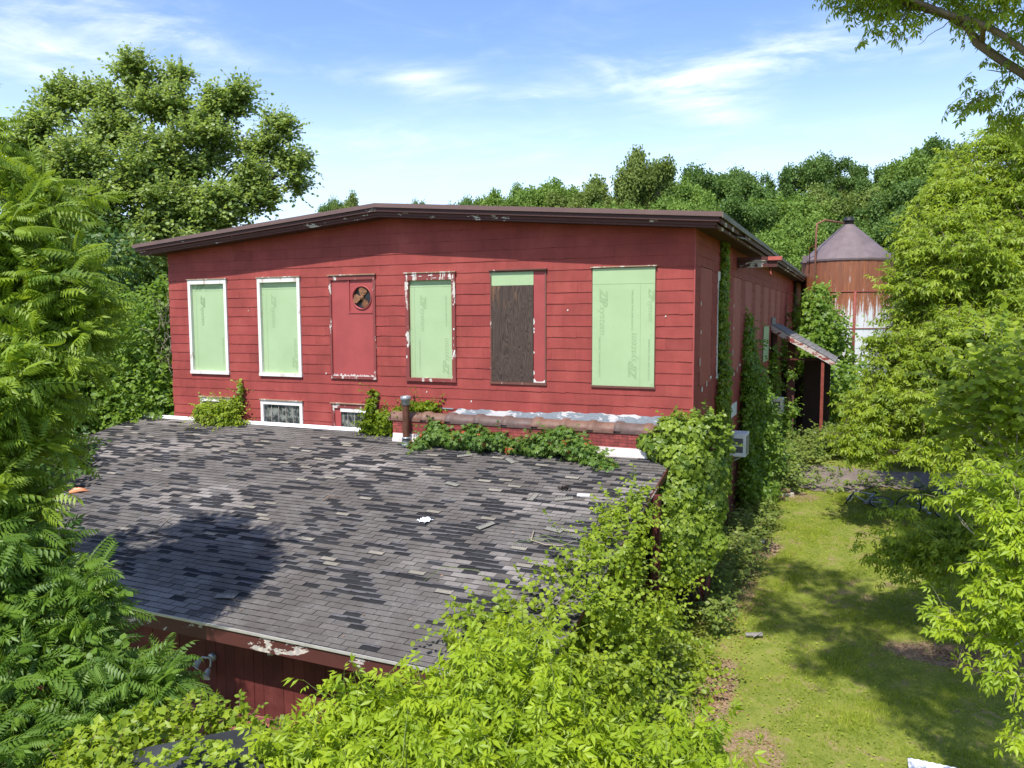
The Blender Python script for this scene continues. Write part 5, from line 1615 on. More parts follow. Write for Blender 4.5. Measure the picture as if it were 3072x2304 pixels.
sapling('box_elder_shrub', 'lime green box elder shrub rising highest over the annex eave at bottom centre',
        [(1530, 1960, 8.6, .22), (1520, 2060, 8.4, .38), (1420, 2110, 8.2, .4), (1620, 2130, 8.2, .42), (1330, 2190, 7.8, .42), (1500, 2220, 7.6, .5), (1690, 2240, 7.6, .4), (1200, 2200, 8.0, .36), (1600, 2350, 7.2, .6), (1350, 2360, 7.0, .6), (1450, 2500, 7, .7), (1700, 2500, 7.2, .7)],
        760, (-.6, -10.4, -8.4))
sapling('box_elder_shrub', 'lime green box elder shrub left of centre under the annex eave fascia',
        [(1080, 2125, 8.3, .24), (1010, 2215, 8.1, .34), (1130, 2245, 8.0, .36), (930, 2305, 7.8, .34), (1050, 2355, 7.5, .45), (1200, 2375, 7.2, .5), (900, 2445, 7.4, .5), (1100, 2525, 7.0, .6)],
        380, (-2.2, -10.6, -8.4))
sapling('box_elder_shrub', 'low lime green shrub at the bottom edge beside the lawn',
        [(1830, 2300, 7.8, .3), (1960, 2290, 7.8, .26), (2080, 2260, 8.0, .24), (2130, 2330, 7.8, .28), (1980, 2400, 7.4, .45), (1830, 2450, 7.4, .5), (2120, 2450, 7.5, .4)],
        230, (1.0, -10.2, -8.4))
# ivy covered shed roof at the bottom left
SH = thing('small_shed', (-2.6, -12.3, -8.5), 'small shed with a dark hipped roof almost buried in ivy at bottom left', 'shed')
mb = MB()
ap = at(570, 2215, 7.4); ce = ap - np.array([0, 0, .55])
N = 5; vs = [ap]
for k in range(N):
    a_ = 2 * pi * k / N + .5; vs.append(ce + np.array([1.3 * cos(a_), 1.3 * sin(a_), 0]))
mb.add(vs, [(0, k + 1, (k + 1) % N + 1) for k in range(N)]); mb.add(vs[1:], [tuple(reversed(range(N)))])
mb.build('roof', simple('dark slate felt', (.03, .032, .036), .8, .35, 5, fine=60), SH)
mb = MB(); mb.lathe((ce[0], ce[1], 0), [(1.05, -8.6), (1.05, ce[2])], 10, smooth=False); mb.build('wall', M_REDDARK, SH)
IV2 = plant('ivy', (-3.4, -11.6, -8.4), 'bright sprawling ivy around the dark shed roof at bottom left', 'ivy')
lob = px_lobes([(880, 2250, 8.4, .3), (790, 2240, 8.4, .3), (700, 2220, 8.5, .32), (610, 2210, 8.5, .33), (500, 2205, 8.4, .34), (400, 2235, 8.2, .36), (300, 2295, 8.0, .4), (360, 2365, 7.6, .4), (820, 2310, 8.0, .34), (900, 2350, 7.8, .34), (720, 2300, 8.1, .3), (560, 2280, 8.1, .24), (860, 2420, 7.5, .34), (790, 2400, 7.4, .22), (430, 2305, 7.9, .28), (230, 2395, 7.5, .45), (350, 2475, 7.2, .5), (880, 2530, 7.2, .5)])
f_ = Foliage(); tw = Foliage()
shell_leaves(f_, rb, lob, 5200, IVY, .085, .6, 1.1, .3, face=(0, -.35, .6), jit=.5); sprays(f_, tw, rb, lob, 420, .26, 7, [LEAF, IVY], .075, up=.5, droop=.35, lo=.7)
for tr in ((430, 2330, 600, 2225), (560, 2345, 620, 2240), (650, 2330, 640, 2250), (720, 2300, 660, 2240), (500, 2300, 580, 2240)):
    P0_ = at(tr[0], tr[1], 6.85); P1_ = at(tr[2], tr[3], 7.25); n = 34; t_ = rb.random((n, 1)); P = P0_ + (P1_ - P0_) * t_ + rb.normal(size=(n, 3)) * .035 + np.array([0, 0, .05])
    f_.put(IVY, P, rb.normal(size=(n, 3)) * (1, 1, .3), np.array([0, -.4, 1.]) + rb.normal(size=(n, 3)) * .4, .07)
f_.build('leaves', L_YEL, IV2); tw.build('stems', M_TWIG, IV2)

# tree of heaven on the left
TL_ = plant('tree_of_heaven', (-9.5, -11.5, -8.5), 'tall feathery leaved tree filling the left edge in front of the annex', 'tree')
lob = px_lobes([(30, 540, 11, .45), (120, 640, 11, .5), (20, 700, 10.5, .6), (150, 780, 10.8, .55), (40, 880, 10.4, .7), (200, 900, 10.8, .45), (120, 1000, 10.4, .7), (240, 1010, 10.8, .38), (40, 1140, 10.2, .8), (150, 1130, 10.4, .45),
                (60, 1260, 10.2, .5), (-60, 1380, 10, .6), (40, 1380, 10.2, .35), (-30, 1540, 9.8, .5), (-120, 700, 11, 1.0), (-150, 1000, 10.5, 1.1), (-150, 1300, 10.3, 1.0), (-100, 450, 11.5, .7),
                (-330, 800, 11.6, .6), (-420, 950, 12.0, .7), (-330, 1180, 11.5, .7), (-560, 880, 12.2, .6)])
f_ = Foliage(); tw = Foliage()
sub = clumps(rb, lob, 5, .42, .3, 1.05)
sprays(f_, tw, rb, sub, 1150, .4, 5, [PINN, PINN2, PINN3], .36, up=.45, droop=.25, lo=.1, hi=1.0, leafdroop=.02, twr=.007, wild=.7, nrand=.6, sizevar=.45)
sprays(f_, tw, rb, sub, 500, .35, 7, [LEAF, ROUND], .11, up=.2, droop=.5, lo=.1, hi=.9, leafdroop=.6, wild=.8, nrand=.8)
f_.build('crown', leaf_mat('feathery tree leaf', (.07, .15, .014), (.30, .41, .035), (.42, .56, .03), .4), TL_); tw.build('twigs', M_STEM, TL_)
woody(rb, (-9.6, -11.6, -8.6), (-9.2, -11.2, -4.5), lob, .13, .4).build('trunk', M_BARK, TL_)
TL2 = plant('sumac_shrub', (-7.6, -10.6, -8.5), 'feathery sumac shrub with shade-darkened leaves reaching across the annex eave at left', 'shrub')
lob = px_lobes([(-10, 1660, 9.6, .5), (90, 1640, 9.8, .28), (60, 1780, 9.4, .45), (210, 1800, 9.5, .3), (60, 1920, 9.2, .55), (230, 1930, 9.3, .45), (330, 1850, 9.4, .3), (330, 1990, 9.2, .4), (410, 2020, 9.2, .28), (455, 1990, 9.3, .16), (140, 2050, 9.0, .5), (40, 2180, 8.8, .6), (250, 2130, 8.8, .42), (400, 2090, 9.0, .34), (-100, 1800, 9.5, .8), (180, 2270, 8.4, .5), (30, 2330, 8.2, .6), (460, 2070, 9.2, .2)])
f_ = Foliage(); tw = Foliage()
sub = clumps(rb, lob, 4, .45, .3, 1.0)
sprays(f_, tw, rb, sub, 820, .3, 5, [PINN, PINN2, PINN3], .31, up=.45, droop=.3, lo=.15, hi=1.0, leafdroop=.05, twr=.006, wild=.6, nrand=.5, sizevar=.4)
sprays(f_, tw, rb, sub, 350, .3, 6, [ROUND], .10, up=.2, droop=.5, lo=.1, hi=.9, leafdroop=.5, wild=.8)
f_.build('leaves', leaf_mat('shade darkened sumac leaf', (.05, .115, .014), (.19, .31, .035), (.3, .46, .03), .38), TL2); tw.build('twigs', M_STEM, TL2)  # leaf greens darkened for the shade of the tree above
woody(rb, (-7.4, -10.8, -8.6), (-7.2, -10.7, -7.6), lob, .06, .5).build('stem', M_BARK, TL2)
# understory behind it, left of the annex
TL3 = plant('understory_shrub', (-20, -1, -8), 'deep green undergrowth left of the annex roof', 'shrub')
lob = px_lobes([(100, 1500, 19, 1.4), (0, 1350, 20, 1.8), (150, 1420, 21, 1.2), (-100, 1600, 17, 1.6), (60, 1700, 16, 1.2), (60, 900, 27, 2.2), (200, 850, 29, 2.0), (300, 780, 31, 1.8), (100, 1100, 25, 2), (-50, 1150, 23, 2.2)])
f_ = Foliage(); tw = Foliage(); shell_leaves(f_, rb, lob, 9000, ROUND, .2, .5, 1.1, .5, face=(0, -.3, .4)); sprays(f_, tw, rb, lob, 1400, .7, 6, LEAF, .2, up=.3, droop=.4, lo=.7)
f_.build('leaves', L_DEEP, TL3); tw.build('twigs', M_BARKD, TL3)

# big poplar upper left
def leafy_tree(name, label, base, fork, lobes, r0, n, length, per, size, mat, bark=M_BARK, tmpl=None, droop=.3, up=.3, group=None, lo=.3, twr=.01, frac=.35, cat='tree', hi=1.0, leafdroop=.35, sub=None, nrand=.35, wild=.35):
    o = plant(name, tuple(base), label, cat, group)
    f_ = Foliage(); tw = Foliage()
    sprays(f_, tw, rb, clumps(rb, lobes, *sub) if sub else lobes, n, length, per, tmpl or ROUND, size, nrand=nrand, wild=wild, up=up, droop=droop, lo=lo, hi=hi, twr=twr, leafdroop=leafdroop)
    f_.build('crown', mat, o); tw.build('twigs', bark, o)
    woody(rb, base, fork, lobes, r0, frac).build('trunk', bark, o)
    return o


PL = [(210, 310, 41, 1.5), (130, 420, 40, 1.7), (420, 250, 41, 1.25), (330, 370, 40, 1.7), (480, 330, 40, 1.6), (520, 240, 41, .9), (640, 330, 41, 1.5), (720, 290, 41, .8), (650, 450, 40, 1.8), (830, 400, 41, 1.0), (800, 470, 41, 1.2), (880, 500, 41, .9), (900, 560, 41, .7),
      (230, 520, 39, 2.0), (420, 520, 39, 2.2), (560, 560, 39, 2.0), (740, 560, 40, 1.5), (120, 600, 39, 1.9), (330, 660, 38, 2.2), (520, 690, 38, 2.1), (680, 660, 39, 1.6), (200, 740, 38, 2.2), (420, 800, 37, 2.0), (790, 620, 40, .9), (60, 520, 40, 1.2), (310, 300, 41, .9)]
leafy_tree('poplar', 'large open crowned poplar towering behind the left end of the red building', (-27.5, 12.3, -7.2), tuple(at(450, 720, 40)), px_lobes(PL), .42, 17000, .85, 7, .185, L_COT, M_BARKD, ROUND, .12, .7, lo=.1, twr=.009, frac=.38, sub=(9, .38), nrand=.6, wild=.55)

# background wood on the hill: five crowns, copied
def far_proto(name, seed, mat, tall=1.0, nlob=20, n=10500, label='', bark=M_BARKD, group=None):
    r = np.random.default_rng(seed)
    H_ = 12.0
    lobes = []
    for k in range(nlob):
        z = r.uniform(.35, 1.0); rad = 3.6 * math.sqrt(max(.08, 1 - ((z - .55) / .55) ** 2)) / tall ** .5
        a_ = r.uniform(0, 2 * pi); q = r.uniform(.35, .95)
        lobes.append((rad * q * cos(a_), rad * q * sin(a_), z * H_, r.uniform(.9, 1.9)))
    lobes.append((0, 0, H_ * .98, 1.1)); lobes.append((0, 0, H_ * .6, 2.6))
    for k in range(5):
        a_ = r.uniform(0, 6.28); lobes.append((2.6 * cos(a_), 2.6 * sin(a_), H_ * r.uniform(.3, 1.02), r.uniform(.6, 1.1)))
    o = bpy.data.objects.new(name, None); COL.objects.link(o); ROOTLOC[o.name] = np.zeros(3)
    big = lobes; lobes = clumps(r, lobes, 6, .38, .35, .9)
    L, R = lobes_np(lobes)
    w = R[:, 0] ** 2; w /= w.sum(); k = r.choice(len(L), n, p=w)
    d = sphere_dirs(r, n); P = L[k] + R[k] * d * r.uniform(.55, 1.05, (n, 1)) * (1 + .12 * np.sin(d[:, :1] * 7 + k[:, None]))
    f_ = Foliage()
    for q in range(3):
        s = slice(q, None, 3); m_ = len(P[s])
        f_.put(TUFT[q], P[s], r.normal(size=(m_, 3)), norm(d[s] + np.array([0, 0, .4])), r.uniform(.32, .58, m_), np.clip(.5 * r.random(m_) + .5 * (w[k[s]] * 40 % 1), 0, 1))
    f_.build('crown', mat, o, local=True)
    woody(r, (0, 0, -.5), (0, 0, H_ * .4), big, .25, .3).build('trunk', bark, o, local=True)
    return o


FP = [far_proto('hill_tree', 1, L_FAR1), far_proto('hill_tree', 2, L_FAR2, 1.2), far_proto('hill_tree', 3, L_FAR3), far_proto('hill_tree', 4, L_FAR1, 1.5, 14), far_proto('hill_tree', 5, L_FAR2, .9, 20)]
GROUP = 'trees of the wooded hill behind the building'
used = set()
rh = random.Random(3)


def copy_tree(src, loc, rotz, sc):
    r = src.copy(); COL.objects.link(r); r.location = loc; r.rotation_euler = (0, 0, rotz); r.scale = sc
    for ch in list(src.children):
        c = ch.copy(); COL.objects.link(c); c.parent = r
    return r


# (pixel x, pixel y of the top, distance, variant, width factor, label)
SKY = [(1385, 600, 82, 1, .6, 'smallest dark tree tip at the left end of the hill skyline just above the roof'),
       (1475, 562, 84, 0, .85, 'bright round tree right of the roof stack on the skyline'),
       (1560, 570, 90, 3, .75, 'thin pale tree between the bright round tree and the tall pointed one'),
       (1650, 530, 86, 0, .95, 'tall pointed green tree on the skyline above the fourth board window'),
       (1770, 555, 80, 2, 1.15, 'broad olive tree on the skyline above the plywood window'),
       (1890, 525, 92, 1, .7, 'dark tree against the sky left of the twin tall crowns'),
       (1950, 482, 82, 2, .95, 'left one of the twin tall crowns on the skyline'),
       (2070, 470, 84, 4, 1.1, 'right one of the twin tall crowns on the skyline'),
       (2190, 512, 92, 1, 1.0, 'dark green skyline tree above the right corner of the roof'),
       (2310, 503, 90, 4, .7, 'narrow dark skyline tree right of the roof corner'),
       (2440, 478, 94, 1, 1.1, 'high dark pointed crown on the skyline left above the silo'),
       (2540, 528, 100, 2, .9, 'low olive crown in the skyline dip above the silo'),
       (2640, 478, 92, 4, 1.0, 'dark crown rising on the skyline right above the silo'),
       (2740, 442, 84, 0, .95, 'tallest green crown on the skyline beside the lime tree'),
       (2830, 430, 88, 1, 1.0, 'dark skyline crown showing behind the lime tree'),
       (985, 604, 100, 1, .6, 'tiny far tree tip above the roof ridge left of its peak'),
       (1045, 600, 96, 2, .6, 'second tiny far tree tip just left of the roof peak'),
       (1250, 612, 110, 1, .5, 'faint far crown barely showing over the roof right of its peak')]
MIDL = [(2060, 560, 70, 3, .9, 'green crown rising directly behind the roof left of its right corner'), (2130, 600, 66, 0, .75, 'yellow green young tree just over the roof corner'), (2230, 610, 64, 1, 1.0, 'blue green rounded crown behind the right roof corner'), (2290, 560, 74, 4, 1.1, 'dark mid slope crown behind the eave'),
        (2380, 570, 72, 0, 1.15, 'large bright crown in the middle of the slope left above the silo'), (2300, 690, 58, 0, 1.1, 'bright low crown beside the side eave left of the silo'), (2390, 650, 60, 3, .8, 'narrow crown close left of the silo roof'), (2480, 590, 76, 2, 1.1, 'olive crown directly above the silo cap'), (2450, 760, 54, 0, .9, 'lowest bright crown between eave and silo'),
        (2560, 610, 70, 4, 1.1, 'dark crown above the right side of the silo cone'), (2650, 590, 70, 2, 1.2, 'wide olive crown right above the silo'), (2640, 690, 62, 1, 1.1, 'dark crown right of the silo cone'), (2740, 560, 66, 1, 1.1, 'deep green crown behind the left edge of the lime tree'), (2700, 780, 56, 4, 1.0, 'dark crown low behind the right side of the silo'),
        (1990, 590, 66, 0, .95, 'mid green crown low behind the roof below the twin tall crowns'), (1870, 600, 72, 0, .9, 'mid green crown low behind the roof right of the plywood window'), (2820, 560, 64, 4, 1.2, 'dark crown mostly hidden behind the lime tree'), (2900, 620, 60, 1, 1.2, 'deep crown seen through the lime tree top'),
        (3000, 560, 66, 1, 1.2, 'deep crown at the far right behind the lime tree'),
        (2540, 860, 58, 1, 1.3, 'dark crown directly behind the silo'), (2760, 850, 52, 1, 1.2, 'dark crown filling the gap right of the silo')]
LEFT = [(60, 640, 55, 1, 1.3, 'dark round tree at the far left edge below the poplar'), (200, 690, 50, 4, 1.3, 'dark crown under the left side of the poplar'), (340, 700, 52, 1, 1.3, 'dark crown behind the poplar trunk'), (480, 720, 50, 4, 1.2, 'dark crown between the poplar and the red building end'), (580, 690, 56, 1, 1.2, 'dark crown low behind the left roof slope'), (120, 800, 42, 4, 1.1, 'shaded tree low at the far left behind the feathery tree'), (420, 820, 38, 1, .95, 'shaded tree just left of the red building eave'), (270, 830, 40, 4, 1.0, 'shaded tree in the middle of the left thicket'), (700, 680, 60, 1, 1.0, 'crown showing just over the left roof slope right of the poplar trunk'), (-80, 700, 48, 1, 1.4, 'dark tree cut by the left edge of the picture')]
for row in SKY + MIDL + LEFT:
    px, py, d, var, wf, lb = row
    top = at(px, py, d); gzv = float(gz(top[0], top[1])) - .3
    Ht = top[2] - gzv
    sz = Ht / 12.9
    sc = (max(.55, sz * .5 + .45) * wf, max(.55, sz * .5 + .45) * wf, sz)
    loc = (top[0], top[1], gzv)
    if var not in used:
        t = FP[var]; used.add(var); t.location = loc; t.rotation_euler = (0, 0, rh.uniform(0, 6.28)); t.scale = sc
    else: t = copy_tree(FP[var], loc, rh.uniform(0, 6.28), sc)
    tag(t, lb, 'tree', GROUP if row not in LEFT else 'trees of the thicket left of the building')

# right hand trees
R1 = px_lobes([(3010, 440, 26, 1.1), (2900, 530, 25.5, .9), (3030, 500, 25, 1.7), (2840, 620, 25, 1.1), (2930, 640, 24.5, 1.7), (3060, 700, 24, 1.9), (2790, 700, 24.6, .8), (2830, 760, 24, 1.4), (2960, 840, 23.5, 1.7), (2775, 790, 24.5, .7), (2780, 880, 24, 1.0), (2730, 960, 24, .6), (2850, 930, 23.5, 1.3),
                (3060, 960, 23, 1.8), (2870, 470, 26, .4), (3180, 600, 24, 2.2), (3200, 850, 23, 2.2)])
leafy_tree('box_elder', 'big lime leaved box elder at the right hanging beside the silo', (11.0, 6.5, -7.5), tuple(at(3050, 900, 24)), R1, .3, 5200, .6, 6, .30, L_YEL, M_BARK, [ELDER, ELDER3], .4, .3, lo=.2, twr=.007, sub=(6, .36), nrand=.5)
R2l = px_lobes([(2660, 1030, 23, .4), (2720, 1080, 22.5, .8), (2640, 1140, 23, .55), (2720, 1190, 22.5, 1.0), (2830, 1080, 22, 1.3), (2990, 1120, 21.5, 1.5), (2580, 1220, 23, .5), (2630, 1280, 22.5, .7), (2760, 1260, 22, 1.1), (2920, 1280, 21, 1.3), (3060, 1280, 20.5, 1.4), (2540, 1320, 22.5, .4), (2620, 1360, 22, .35), (2740, 1360, 21.5, .45), (2860, 1360, 21, .5), (2990, 1400, 20, .8)])
leafy_tree('box_elder', 'low spreading box elder whose branches droop over the gravel path', (9.2, 5.8, -7.6), tuple(at(2980, 1330, 21.5)), R2l, .2, 3600, .55, 6, .27, L_YEL, M_BARK, [ELDER, ELDER3], .45, .25, lo=.2, twr=.007, sub=(6, .38), nrand=.5)
OK_ = px_lobes([(2900, 1150, 15, .6), (3000, 1080, 15, .7), (3060, 1200, 14.5, .8), (2950, 1270, 15, .6), (3060, 1350, 14.5, .7), (2880, 1240, 15.3, .35), (3150, 1200, 14.5, 1.1)])
leafy_tree('oak_sapling', 'green lobed leaf sapling standing before the lime trees at the right edge', (7.6, -2.4, -8.1), tuple(at(3060, 1450, 14.6)), OK_, .07, 420, .6, 7, .15, L_YEL, M_BARKL, [ROUND, IVY], .3, .35, lo=.3, twr=.006)
R3l = px_lobes([(2790, 1620, 17, .3), (2880, 1610, 16.5, .4), (2720, 1650, 17, .3), (2950, 1620, 16, .7), (2800, 1660, 16.5, .5), (2650, 1680, 17, .2), (2900, 1710, 15.5, .45), (3020, 1680, 15, .7), (3060, 1560, 15, .8), (2740, 1700, 16.5, .3), (3000, 1520, 16, .4), (2600, 1600, 17, .12), (2660, 1520, 16, .10), (2700, 1560, 16, .12)])
leafy_tree('box_elder_shrub', 'leafy green shrub at the lawn edge just below the upright bicycles', (7.2, 1.0, -7.9), tuple(at(2950, 1740, 16.2)), R3l, .06, 900, .4, 6, .23, L_YEL, M_STEM, [ELDER, ELDER3], .35, .3, lo=.3, twr=.005, cat='shrub')
R4l = px_lobes([(2850, 1860, 9.6, .14), (2900, 1900, 9.4, .17), (2980, 1880, 9.2, .22), (3050, 1820, 9, .3), (3000, 1780, 9.2, .22), (3060, 1930, 9, .25), (3050, 1690, 9, .3), (3020, 1580, 9.2, .25), (2960, 1500, 9.5, .25), (3040, 1450, 9.2, .3), (2890, 1470, 9.8, .16), (2830, 1490, 10, .1), (3060, 2030, 8.8, .14), (3070, 2220, 8.6, .10), (3160, 1600, 9, .5), (3160, 1850, 8.8, .45), (3120, 2240, 8.6, .2)])
leafy_tree('box_elder', 'nearest lime leaved branches reaching in from the right edge over the lawn', (6.9, -9.9, -8.3), tuple(at(3330, 1900, 8.9)), R4l, .09, 480, .3, 6, .18, L_LIME, M_BARKL, [ELDER, ELDER3], .3, .35, lo=.2, twr=.004, frac=.25)
# the tall tree whose limb crosses the upper right corner
TT = plant('shade_tree', (8.2, -9.5, -8.3), 'tall tree at the right whose bare grey limb crosses the upper right corner', 'tree')
mb = MB()
tr0 = np.array([8.2, -9.5, -8.4]); tr1 = np.array([8.0, -9.3, -1.5])
mb.tube([tr0, (8.1, -9.4, -5), tr1, (8.2, -9.0, 2), (8.0, -9.6, 5)], [.30, .24, .2, .16, .08], 12)
Lm = [tr1, at(3300, 480, 8.6), at(3160, 300, 8.7), at(3072, 222, 8.8), at(3000, 178, 8.8), at(2930, 128, 8.9), at(2905, 85, 8.9), at(2850, 52, 8.9), at(2780, 30, 9), at(2700, 8, 9.1), at(2640, -30, 9.1), at(2560, -60, 9.2)]
mb.tube(Lm, [.12, .07, .055, .05, .048, .046, .042, .034, .028, .022, .016, .008], 10)
Lm2 = [at(3200, 330, 8.5), at(3072, 150, 8.5), at(3000, 100, 8.6), at(2930, 65, 8.6), at(2840, 40, 8.7), at(2740, 0, 8.8), at(2600, -60, 9)]
mb.tube(Lm2, [.05, .034, .034, .034, .03, .022, .01], 8)
mb.tube([at(2945, 130, 8.9), at(2948, 100, 8.75), at(2950, 78, 8.6)], [.034, .03, .026], 7)
for (a_, b__, r_) in (((2840, 70, 8.9), (2755, 135, 9), .006), ((2800, 40, 9), (2640, 65, 9.1), .009), ((2700, 30, 9), (2590, 60, 9.1), .008), ((2740, 20, 9), (2660, 120, 9.1), .007), ((2760, 0, 9), (2700, 60, 9), .01), ((2900, 90, 8.9), (2880, 150, 9), .008), ((3000, 180, 8.8), (3010, 240, 8.9), .01), ((3060, 215, 8.8), (2960, 210, 8.9), .01), ((3040, 200, 8.8), (3000, 300, 9), .01)):
    s0, e0 = at(*a_), at(*b__); mb.tube(limb_path(rb, s0, e0, 5, .08), [r_, r_ * .8, r_ * .7, r_ * .6, r_ * .5, r_ * .3], 5, cap=False)
lobT = px_lobes([(2620, 15, 9.1, .16), (2560, 10, 9.2, .13), (2540, 0, 9.2, .12), (2680, -10, 9.1, .22), (2610, 110, 9.1, .09), (2660, 90, 9.1, .08), (2760, 50, 9, .10), (2780, -30, 8.9, .25), (2880, -20, 8.8, .3), (2960, 0, 8.7, .3), (3050, 20, 8.6, .3), (3050, 110, 8.6, .16), (2940, 210, 8.9, .1), (2960, 270, 8.9, .16), (3040, 260, 8.9, .2), (3060, 330, 9, .2), (2930, 290, 8.9, .1), (2900, 130, 8.9, .06), (2990, 330, 9, .12), (2600, -80, 9, .4)])
up_l = [(1.4, -5.4, 6.4, .7), (2.4, -6.2, 6.2, .9), (3.4, -7.0, 6.0, .9), (.9, -7.6, 6.6, .6), (1.9, -8.6, 6.4, .8), (3.0, -8.4, 6.2, .7), (4.6, -6.6, 5.8, .9), (3.4, -9.9, 6.0, .7), (4.4, -11.0, 5.6, .8), (5.6, -10.8, 5.0, .9), (5.6, -6.0, 5.2, .9), (4.2, -9.8, 5.2, .9), (5.2, -8.8, 5.0, 1.0), (5.8, -7.6, 4.6, .9), (3.2, -9.6, 6.2, .7), (6.5, -9.0, 4.2, 1.1), (6.9, -7.6, 3.6, 1.0), (4.6, -8.0, 6.6, .8), (7.4, -6.6, 2.8, 1.0), (6.0, -10.2, 5.8, 1.0), (7.6, -5.6, 1.6, .8), (2.6, -10.6, 6.6, .5), (8.2, -8.0, 3.4, 1.2)]
f_ = Foliage(); tw = Foliage()
sprays(f_, tw, rb, lobT, 330, .22, 6, [ELDER, ELDER3], .14, up=.0, droop=.6, lo=.2, hi=1.0, leafdroop=.7, twr=.004)
sprays(f_, tw, rb, up_l, 2000, .5, 7, [ELDER, ELDER3], .24, up=.2, droop=.5, lo=.2, hi=1.0, leafdroop=.5, twr=.005)
f_.build('crown', L_YEL, TT); tw.build('twigs', M_BARK, TT)
for lb in up_l:
    mb.tube(limb_path(rb, (8.1, -9.4, 1.5), lb[:3], 6, .07, .05), [.08, .07, .06, .05, .035, .02, .01], 6, cap=False)
mb.build('trunk', M_BARK, TT)
# bare dead branch right
DB = plant('dead_branch', (7.5, -3, -8), 'bare pale dead branch poking out of the leaves at the right edge', 'branch')
mb = MB(); s0 = at(3090, 1620, 9.5)
for e in ((2900, 1570, 9.7), (2940, 1540, 9.7), (2960, 1590, 9.6), (3000, 1520, 9.6), (2930, 1600, 9.7), (3040, 1520, 9.5)):
    mb.tube(limb_path(rb, s0, at(*e), 5, .08), [.014, .011, .009, .007, .005, .002], 5, cap=False)
mb.tube([s0, at(3150, 1700, 9.4), (7.4, -9.0, -7.8)], [.014, .02, .03], 6)
mb.build('wood', M_BARKL, DB)

# weeds along the side wall
def weeds(name, label, pts, n, size, mat, spread, h, tm, loc):
    o = plant(name, loc, label, 'weeds'); o['kind'] = 'stuff'
    f_ = Foliage(); lob = [(x, y, float(gzz(x, y)) + h * .45 * s, spread * s, spread * s, h * .5 * s) for (x, y, s) in pts]
    tw = Foliage(); sprays(f_, tw, rb, lob, n, .35, 6, tm, size, up=.7, droop=.3, lo=.2, twr=.004)
    f_.build('leaves', mat, o); tw.build('stalks', M_TWIG, o)
ps = [(.5 + rb.uniform(-.15, .45), y, rb.uniform(.6, 1.15)) for y in np.arange(-1.0, 9.2, .55)]
weeds('weeds', 'tangled green weeds along the foot of the side wall', ps, 1500, .10, L_WEED, .5, .9, [LEAF, ROUND, ELDER3], (.7, 4, -7.6))
ps = [(.4 + rb.uniform(0, 1.0), y, rb.uniform(.6, 1.1)) for y in np.arange(9.5, 16.5, .4)] + [(1.6 + rb.uniform(0, 3.5), y, rb.uniform(.5, 1)) for y in np.arange(14.2, 19, .22)] + [(x, 14.6 + rb.uniform(0, 2.0), .9) for x in np.arange(2, 9, .4)] + [(x, 11.1 + .35 * sin(x * 1.7) + (x - 2) * .16 + rb.uniform(-.2, .3), rb.uniform(.2, .42)) for x in np.arange(1.4, 9, .33)] + [(rb.uniform(1.4, 3), rb.uniform(11, 14), .22) for q in range(8)]
weeds('weeds', 'taller weeds before the porch canopy beyond the gravel', ps, 2600, .13, L_WEED, .6, 1.1, [LEAF, ROUND, ELDER3], (1.2, 14, -7))
ps = [(.15 + rb.uniform(-.4, .7), y, rb.uniform(.5, .95)) for y in np.arange(-9.6, -3.4, .45)]
weeds('weeds', 'leafy weeds along the right foot of the annex', ps, 1500, .09, L_WEED, .5, 1.2, [ROUND, ROUND, LEAF], (.3, -6, -8.3))
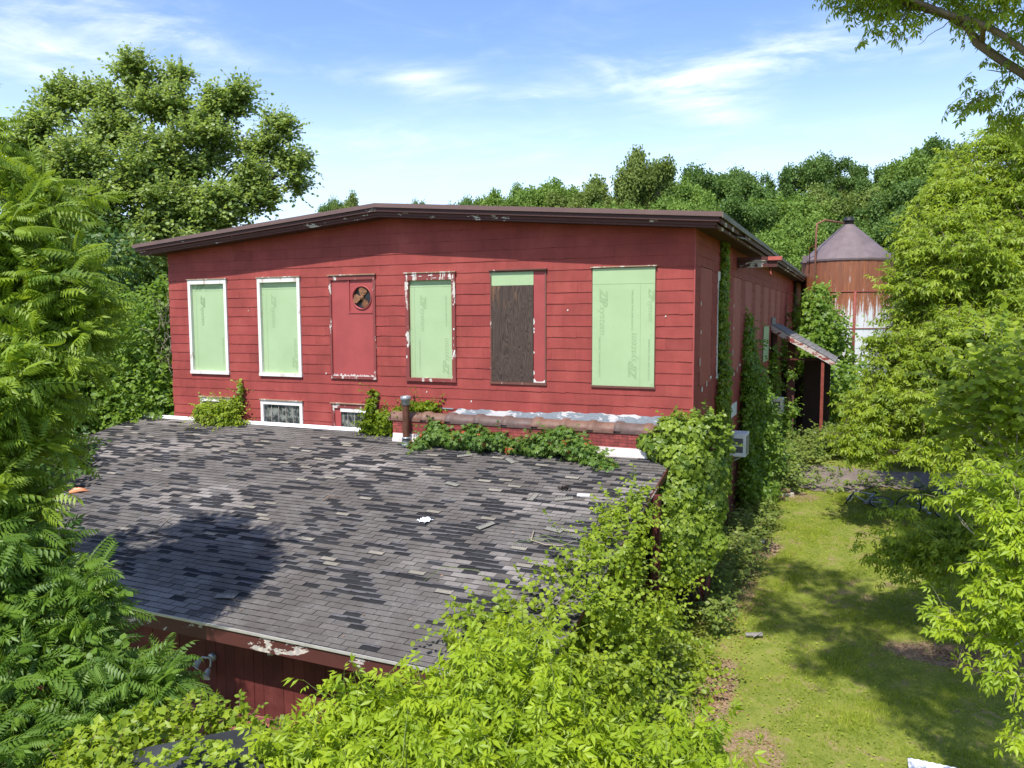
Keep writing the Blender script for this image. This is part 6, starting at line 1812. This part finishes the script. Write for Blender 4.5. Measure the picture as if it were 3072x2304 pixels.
# lawn blades, uncountable
f_ = Foliage(); n = 170000
y_ = rb.uniform(-9.5, 12.4, n); x_ = rb.uniform(.2, 11, n)
nz = np.sin(x_ * 1.9 + np.sin(y_ * 1.1) * 1.5) * np.sin(y_ * 1.6 + 1.3 * np.sin(x_ * .8)) + .45 * np.sin(x_ * 5.3 + y_ * 2.1) * np.sin(y_ * 4.7 - x_)
def inblob(x, y, a, b_, ra, rb_): return ((x - a) / ra) ** 2 + ((y - b_) / rb_) ** 2 < 1
bare = inblob(x_, y_, 5.7, -.35, 1.7, .52) | inblob(x_, y_, 1.15, -3.6, .4, 1.7) | inblob(x_, y_, 1.0, 4.6, .6, .8) | inblob(x_, y_, 7.4, -4.2, 1.2, .9)
keep = (nz + rb.normal(size=n) * .35 > -.55) & (~bare | (rb.random(n) < .08)) & (y_ < 11.15 + .35 * np.sin(x_ * 1.7) + (x_ - 2) * .16 + .25 * rb.normal(size=n)) & (x_ > .35 + .3 * np.sin(y_ * 1.3))
x_, y_, nz = x_[keep], y_[keep], nz[keep]; n = len(x_)
P = np.stack([x_, y_, gzz(x_, y_) - .01], 1)
a_ = rb.uniform(0, 2 * pi, n); Yd = np.stack([np.cos(a_), np.sin(a_), rb.normal(size=n) * .12], 1)
f_.put(GRASS, P, Yd, np.array([0, 0, 1.0]) + rb.normal(size=(n, 3)) * .25, (.05 + .05 * rb.random(n) ** 2) * (1 + .9 * np.clip(nz - .3, 0, 1)), np.clip(.45 + .22 * nz + .45 * rb.normal(size=n), 0, 1))
m2 = 6000
y2 = rb.uniform(-9, 11, m2); x2 = rb.uniform(1, 9, m2)
f_.put(ROUND, np.stack([x2, y2, gzz(x2, y2) + .035], 1), rb.normal(size=(m2, 3)) * (1, 1, .2), np.array([0, 0, 1.]) + rb.normal(size=(m2, 3)) * .3, rb.uniform(.025, .055, m2), .3 + .6 * rb.random(m2))
tag(f_.build('grass', leaf_mat('lawn grass', (.15, .24, .02), (.47, .52, .075), (.55, .62, .05), .4, .6, .15, clump=1.1)), 'sunlit mown lawn of yellow green grass and clover', 'grass', kind='stuff')
f_ = Foliage(); n = 5200
cx_s = np.array([(1.15, -3.6, .35, 1.7), (1.0, 4.6, .7, 1.0), (5.6, -.35, 1.3, .4), (1.0, 1.5, .5, 2), (1.6, -6.5, .6, 1.5), (7.4, -4.2, 1.0, .8)])
k = rb.integers(0, 6, n); P = np.stack([cx_s[k, 0] + cx_s[k, 2] * rb.normal(size=n) * .7, cx_s[k, 1] + cx_s[k, 3] * rb.normal(size=n) * .7], 1)
P = np.stack([P[:, 0], P[:, 1], gzz(P[:, 0], P[:, 1]) + .012], 1)
f_.put(LEAF2, P, rb.normal(size=(n, 3)) * (1, 1, .2), np.array([0, 0, 1.]) + rb.normal(size=(n, 3)) * .4, rb.uniform(.03, .08, n))
tag(f_.build('fallen_leaves', L_DRY), 'brown fallen leaves on the bare soil beside the lawn', 'leaf litter', kind='stuff')
